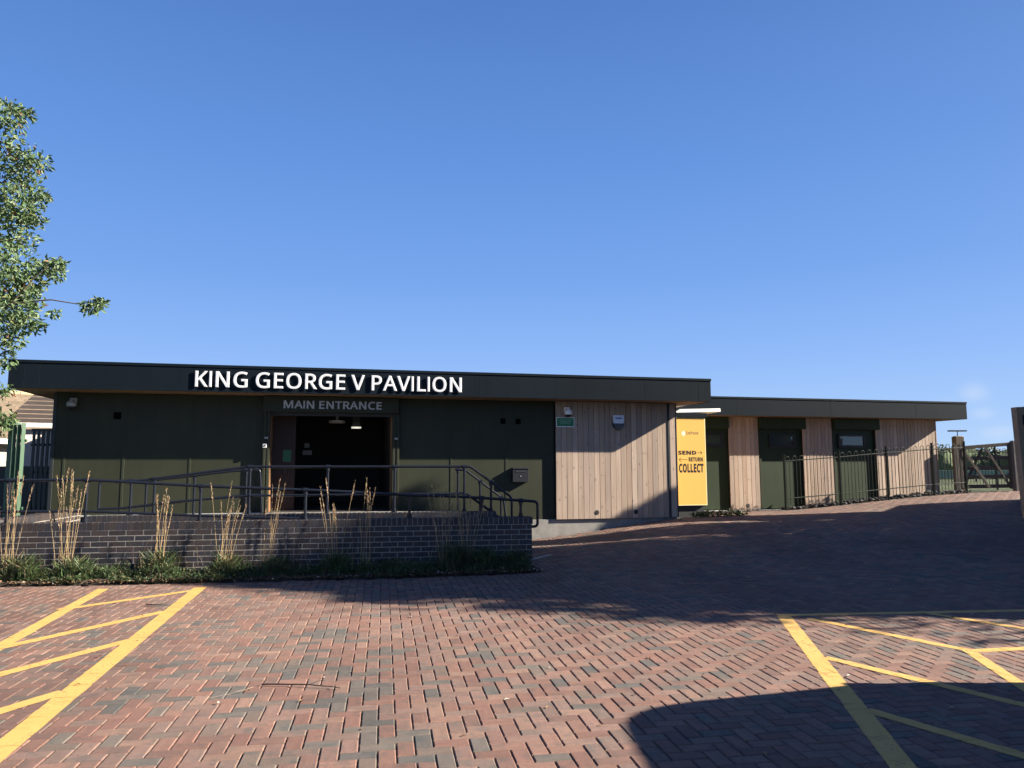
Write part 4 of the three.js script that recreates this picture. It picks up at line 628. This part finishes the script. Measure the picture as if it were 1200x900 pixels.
// ---------------------------------------------------------------- a parked van beyond the right edge; its shadow falls across the marking
{
  const v = grp('parked_van'); tag(v, 'grey parked van just beyond the right edge, casting the rounded shadow on the marking', 'van'); v.position.set(5.17, 0, -5.42); // rear bumper here, nose towards +z
  const S = new THREE.Shape(); S.moveTo(0, .32); S.lineTo(0, .75); S.quadraticCurveTo(.04, .95, .12, 1.05); S.lineTo(.50, 1.62); S.quadraticCurveTo(.66, 1.86, .98, 1.88); S.lineTo(2.6, 1.86); S.quadraticCurveTo(2.9, 1.84, 3.1, 1.62); S.lineTo(3.65, 1.1); S.quadraticCurveTo(4.3, 1.0, 4.45, .8); S.lineTo(4.5, .32); S.lineTo(4.05, .32); S.absarc(3.7, .32, .36, 0, Math.PI, false); S.lineTo(1.2, .32); S.absarc(.85, .32, .36, 0, Math.PI, false); S.closePath();
  const bg = new THREE.ExtrudeGeometry(S, { depth: 1.56, bevelEnabled: true, bevelSize: .05, bevelThickness: .12, bevelSegments: 4, curveSegments: 8 }); bg.translate(0, 0, -.78); bg.rotateY(-Math.PI / 2);
  const P = bg.attributes.position; for (let i = 0; i < P.count; i++) { const y = P.getY(i); if (y > 1.0) P.setX(i, P.getX(i) * (1 - (y - 1.0) * .10)); } bg.computeVertexNormals();
  mesh('body', bg, std([.25, .26, .28], .3, { metalness: .3 }), v);
  const wheel = new THREE.LatheGeometry([[.19, -.1], [.30, -.11], [.325, -.08], [.325, .08], [.30, .11], [.19, .1]].map(p => new THREE.Vector2(...p)), 28).rotateZ(Math.PI / 2), rim = cyl(.195, .14, [0, 0, 0], 'x', 20);
  for (const x of [-.80, .80]) for (const z of [.85, 3.7]) { const w = mesh('wheel', wheel, M.black, v); w.position.set(x, .325, z); mesh('rim', rim, M.grey, w); }
  const win = std([.01, .012, .014], .08); const sg = (pts, x) => { const sh = new THREE.Shape(pts.map(p => new THREE.Vector2(...p))); const g = new THREE.ExtrudeGeometry(sh, { depth: .02, bevelEnabled: false }); g.rotateY(-Math.PI / 2); g.translate(x, 0, 0); return g; };
  for (const sx of [-1, 1]) { mesh('side_window', sg([[.7, 1.08], [1.7, 1.08], [1.7, 1.66], [.92, 1.66]], sx * .87 + .01), win, v); mesh('side_window', sg([[1.8, 1.08], [3.1, 1.08], [2.85, 1.5], [2.6, 1.66], [1.8, 1.66]], sx * .87 + .01), win, v); mesh('tail_light', rbox(sx * .78 - .05, sx * .78 + .05, .8, 1.05, -.01, .1, .01), std([.4, .02, .02], .3), v); mesh('headlight', rbox(sx * .7 - .12, sx * .7 + .12, .72, .88, 4.36, 4.5, .02), M.offwhite, v); }
  mesh('bumper', rbox(-.85, .85, .30, .55, -.06, .12, .04), M.dark, v);
}
// ---------------------------------------------------------------- background at the left: green palisade, house and shed
{
  const f = grp('palisade_gate'); tag(f, 'sunlit green steel gate post with lock box and narrow pales, left of the pavilion', 'gate'); f.position.set(-8.64, 0, -13.15);
  mesh('post', rbox(-.04, .05, -.1, 2.32, -.05, .05, .01), M.steelGreen, f); mesh('lock_box', rbox(.051, .12, 1.08, 1.42, -.02, .06, .01), M.steelGreen, f); mesh('base_block', rbox(-.06, .26, .42, .60, -.1, .12, .01), M.steelGreen, f);
  for (let k = 0; k < 3; k++) { const pl = mesh('pale', rbox(-.032, .032, .60, 2.28, -.008, .008, .004), M.steelGreen, f); pl.position.set(.09 + k * .078, 0, .075); pl.rotation.y = .95; }
  for (const y of [.8, 1.95]) mesh('rail', rbox(.051, .30, y, y + .05, .03, .062, .006), M.steelGreen, f);
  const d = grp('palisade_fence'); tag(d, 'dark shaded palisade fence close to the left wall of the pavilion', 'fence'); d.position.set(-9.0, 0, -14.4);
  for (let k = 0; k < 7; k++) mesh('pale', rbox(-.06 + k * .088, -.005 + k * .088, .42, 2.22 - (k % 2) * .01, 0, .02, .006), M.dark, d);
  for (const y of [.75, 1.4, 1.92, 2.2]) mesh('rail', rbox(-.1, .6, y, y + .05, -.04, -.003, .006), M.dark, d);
}
{
  const h = grp('bungalow'); tag(h, 'bungalow with tan tiled roof seen past the left corner of the pavilion', 'house'); h.position.set(-19.2, 0, -28.2); h.rotation.y = .93;
  const rT = new Tris(), hw = 4.6, ln = 7.5, ev = 2.45, rg = 4.3, n = 16;
  for (const sd of [-1, 1]) for (let k = 0; k < n; k++) { const a = k / n, b = (k + 1) / n, z0 = sd * (hw * (1 - a)), z1 = sd * (hw * (1 - b)), y0 = ev + (rg - ev) * a, y1 = ev + (rg - ev) * b; for (let m = 0; m < 24; m++) { const x0 = -ln + m * ln / 12, x1 = x0 + ln / 12 - .01, v = .85 + .3 * R(), c = [.21 * v, .16 * v, .112 * v]; const A = [x0, y0 + .10, z0], B = [x1, y0 + .10, z0], C = [x1, y1 + .015, z1], Dd = [x0, y1 + .015, z1]; sd > 0 ? rT.quad(A, B, C, Dd, [x0, a * 5], [x1, a * 5], [x1, b * 5], [x0, b * 5], c) : rT.quad(B, A, Dd, C, [x1, a * 5], [x0, a * 5], [x0, b * 5], [x1, b * 5], c); const A2 = [x0, y0 + .015, z0], B2 = [x1, y0 + .015, z0]; rT.quad(A2, B2, B, A, [x0, 0], [x1, 0], [x1, .03], [x0, .03], c); } }
  const gable = new Tris(); for (const x of [-ln + .3, ln - .3]) gable.tri([x, ev, -hw + .4], [x, ev, hw - .4], [x, rg - .15, 0], [0, 0], [8, 0], [4, 2]);
  mesh('wall', [box(-ln + .3, ln - .3, -.1, ev, -hw + .4, hw - .4), gable.geo()], M.render, h); const rf = mesh('roof', rT.geo(), M.tile, h);
  mesh('ridge', [...Array(20)].map((_, k) => cyl(.11, ln / 10 - .02, [-ln + (k + .5) * ln / 10, rg + .03, 0], 'x', 8)), std([.36, .26, .16], .9), rf); mesh('fascia_board', [box(-ln, ln, ev - .16, ev + .0, hw - .05, hw + .02), box(-ln, ln, ev - .16, ev, -hw - .02, -hw + .05)], M.white, h);
  for (const x of [-4, 0, 4]) { const w = mesh('window', [box(x - .8, x + .8, 1.0, 2.1, hw - .4, hw - .34)], M.white, h); mesh('pane', box(x - .7, x + .7, 1.08, 2.02, hw - .341, hw - .33), std([.03, .035, .04], .1), w); }
  const s = grp('garden_shed'); tag(s, 'small building with dark tiled lean-to roof and white fascia board, in front of the bungalow', 'outbuilding'); s.position.set(-11.95, 0, -21.0); s.rotation.y = .5;
  mesh('wall', box(-1.6, 1.5, -.1, 2.55, -1.3, 0), std([.62, .52, .46], .9), s); const q = new Tris(); for (let k = 0; k < 7; k++) { const a = k / 7, b = (k + 1) / 7; q.quad([-1.75 + a * .6, 2.72 + a * .95, .2 - a * 1.6], [1.7 - a * 1.1, 2.72 + a * .95, .2 - a * 1.6], [1.7 - b * 1.1, 2.70 + b * .95, .2 - b * 1.6], [-1.75 + b * .6, 2.70 + b * .95, .2 - b * 1.6], [0, a], [3, a], [3, b], [0, b], [.05, .036, .03]); } for (let k = 0; k < 1; k++) q.quad([1.7, 2.72, .2], [1.7, 2.72, -1.5], [.6, 3.65, -1.4], [.6, 3.65, -1.4], [0, 0], [1, 0], [1, 1], [0, 1], [.05, .036, .03]);
  mesh('roof', q.geo(), M.tile, s); mesh('fascia_board', [box(-1.75, 1.7, 2.60, 2.71, .15, .2), box(1.65, 1.7, 2.60, 2.71, -1.5, .149)], M.white, s);
  mesh('window', box(.2, 1.1, 1.2, 2.1, .0, .03), M.white, s); mesh('pane', box(.28, 1.02, 1.28, 2.02, .03, .035), std([.05, .06, .06], .1), s);
  const cf = grp('board_fence'); tag(cf, 'dark board fence behind the green palisade at the left edge', 'fence'); cf.position.set(-11.4, 0, -17.2); for (let k = 0; k < 34; k++) mesh('board', rbox(-2.4 + k * .14, -2.27 + k * .14, 0, 1.55, (k % 2) * .015, .02 + (k % 2) * .015, .004), M.dark, cf); mesh('rail', box(-2.4, 2.36, .3, .38, -.05, -.002), M.dark, cf);
}
// ---------------------------------------------------------------- field beyond the gate
{
  const rnd = mulberry(91), h = grp('hedge'); tag(h, 'dark green hedge across the field beyond the gate and railing', 'hedge'); h.position.set(30, .7, -50);
  const T = new Tris(), parts = []; for (let k = 0; k < 60; k++) { const g = new THREE.IcosahedronGeometry(1, 2), q = g.attributes.position; for (let i = 0; i < q.count; i++) { const m = .8 + .4 * hash2(Math.round(q.getX(i) * 50), Math.round(q.getY(i) * 50 + q.getZ(i) * 31), k); q.setXYZ(i, q.getX(i) * m * 1.1, Math.max(-.6, q.getY(i)) * m * 1.0, q.getZ(i) * m * .8); } g.computeVertexNormals(); const x = -22 + k * .75; g.translate(x, .75 + .3 * rnd(), rnd() * .6); const v = .7 + .6 * rnd(); g.setAttribute('color', new THREE.Float32BufferAttribute(new Array(q.count).fill([.065 * v, .09 * v, .045 * v]).flat(), 3)); parts.push(g); }
  for (let k = 0; k < 9000; k++) { const x = -22.5 + rnd() * 46, y = Math.pow(rnd(), .7) * 1.9, v = .5 + rnd(); leafQuad(T, new THREE.Vector3(x, y + .25 * Math.sin(x * 2.1), .7 + .5 * rnd() - .5 * y * .6), rv(rnd), rv(rnd), .22, .13, [.085 * v, .115 * v, .05 * v]); }
  mesh('foliage_mass', parts, M.core, h); mesh('foliage', T.geo(), M.leaf, h);
  const n = grp('barrier_screen'); tag(n, 'low teal green screen on the field, seen through the railing and the gate', 'screen'); n.position.set(24, .75, -38); for (let k = 0; k < 7; k++) { mesh('screen_panel', rbox(-7 + k * 2, -5.05 + k * 2, .15, .55, 0, .04, .01), std([.03, .10, .10], .6), n); mesh('post', rbox(-7.04 + k * 2, -6.98 + k * 2, -.1, .6, -.02, .06, .01), M.dark, n); }
}
// ---------------------------------------------------------------- small things on the paving
function twig(label, pts, r, seed, col) { const rnd = mulberry(seed), g = grp('twig'); tag(g, label, 'twig', 'fallen twigs'); const O = pts[0]; g.position.set(O[0], 0, -O[1]); const P = pts.map(([x, Z, l = 0]) => new THREE.Vector3(x - O[0], H(x, -Z) + r + l, -(Z - O[1]))); const fine = []; for (let i = 0; i < P.length - 1; i++) for (let k = 0; k < 4; k++) fine.push(P[i].clone().lerp(P[i + 1], k / 4).add(new THREE.Vector3((rnd() - .5) * .012, rnd() * .004, (rnd() - .5) * .012))); fine.push(P.at(-1)); mesh('stick', sweep(fine, fine.map((_, i) => r * (1 - .6 * i / fine.length)), 6, true), std(col, .9), g); const m = fine[Math.floor(fine.length * .55)]; mesh('side_shoot', sweep([m, m.clone().add(new THREE.Vector3(.05, .015, -.03)), m.clone().add(new THREE.Vector3(.10, .02, -.035))], [r * .5, r * .4, r * .2], 5), std(col, .9), g); }
twig('long dark fallen twig lying across the sunlit blocks in the foreground', [[-1.74, 5.46, .004], [-1.4, 5.42, .012], [-1.17, 5.36, .006]], .006, 3, [.05, .035, .03]);
twig('short dark twig by the yellow hatching near the planted bed', [[-4.02, 8.55, .004], [-3.86, 8.5, .01], [-3.74, 8.52, .004]], .007, 4, [.06, .04, .03]);
twig('pale thin stem curving on the blocks beside the long dark twig', [[-1.78, 5.40, .003], [-1.88, 5.25, .003], [-2.0, 5.12, .003]], .0022, 5, [.26, .20, .14]);
{
  const rnd = mulberry(8), T = new Tris(); for (let k = 0; k < 90; k++) { const Z = 4.2 + rnd() * 6.5, x = (rnd() - .5) * 1.25 * Z; if (!paved(x, -Z)) continue; const d = rv(rnd); d.y *= .15; const v = .6 + .7 * rnd(); leafQuad(T, new THREE.Vector3(x, H(x, -Z) + .008, -Z), d, new THREE.Vector3(0, 1, 0), .025 + .03 * rnd(), .014 + .012 * rnd(), rnd() < .2 ? [.55, .5, .42] : [.20 * v, .12 * v, .06 * v]); }
  tag(mesh('scattered_leaves', T.geo(), M.straw), 'few dry leaf scraps scattered over the block paving', null, null, 'stuff');
  const D = grp('drain_channel'); tag(D, 'narrow dark slotted drain channel at the foot of the ramp, right of the brick wall', 'drain'); const p = [.42, -12.9]; D.position.set(p[0], H(...p), p[1]); D.rotation.y = 1.1; mesh('grate', [...Array(24)].map((_, k) => box(-.6 + k * .05, -.565 + k * .05, .001, .007, -.05, .05)), M.grey, D); mesh('channel', box(-.62, .62, -.006, .0005, -.06, .06), M.black, D);
}
renderer.render(scene, camera);
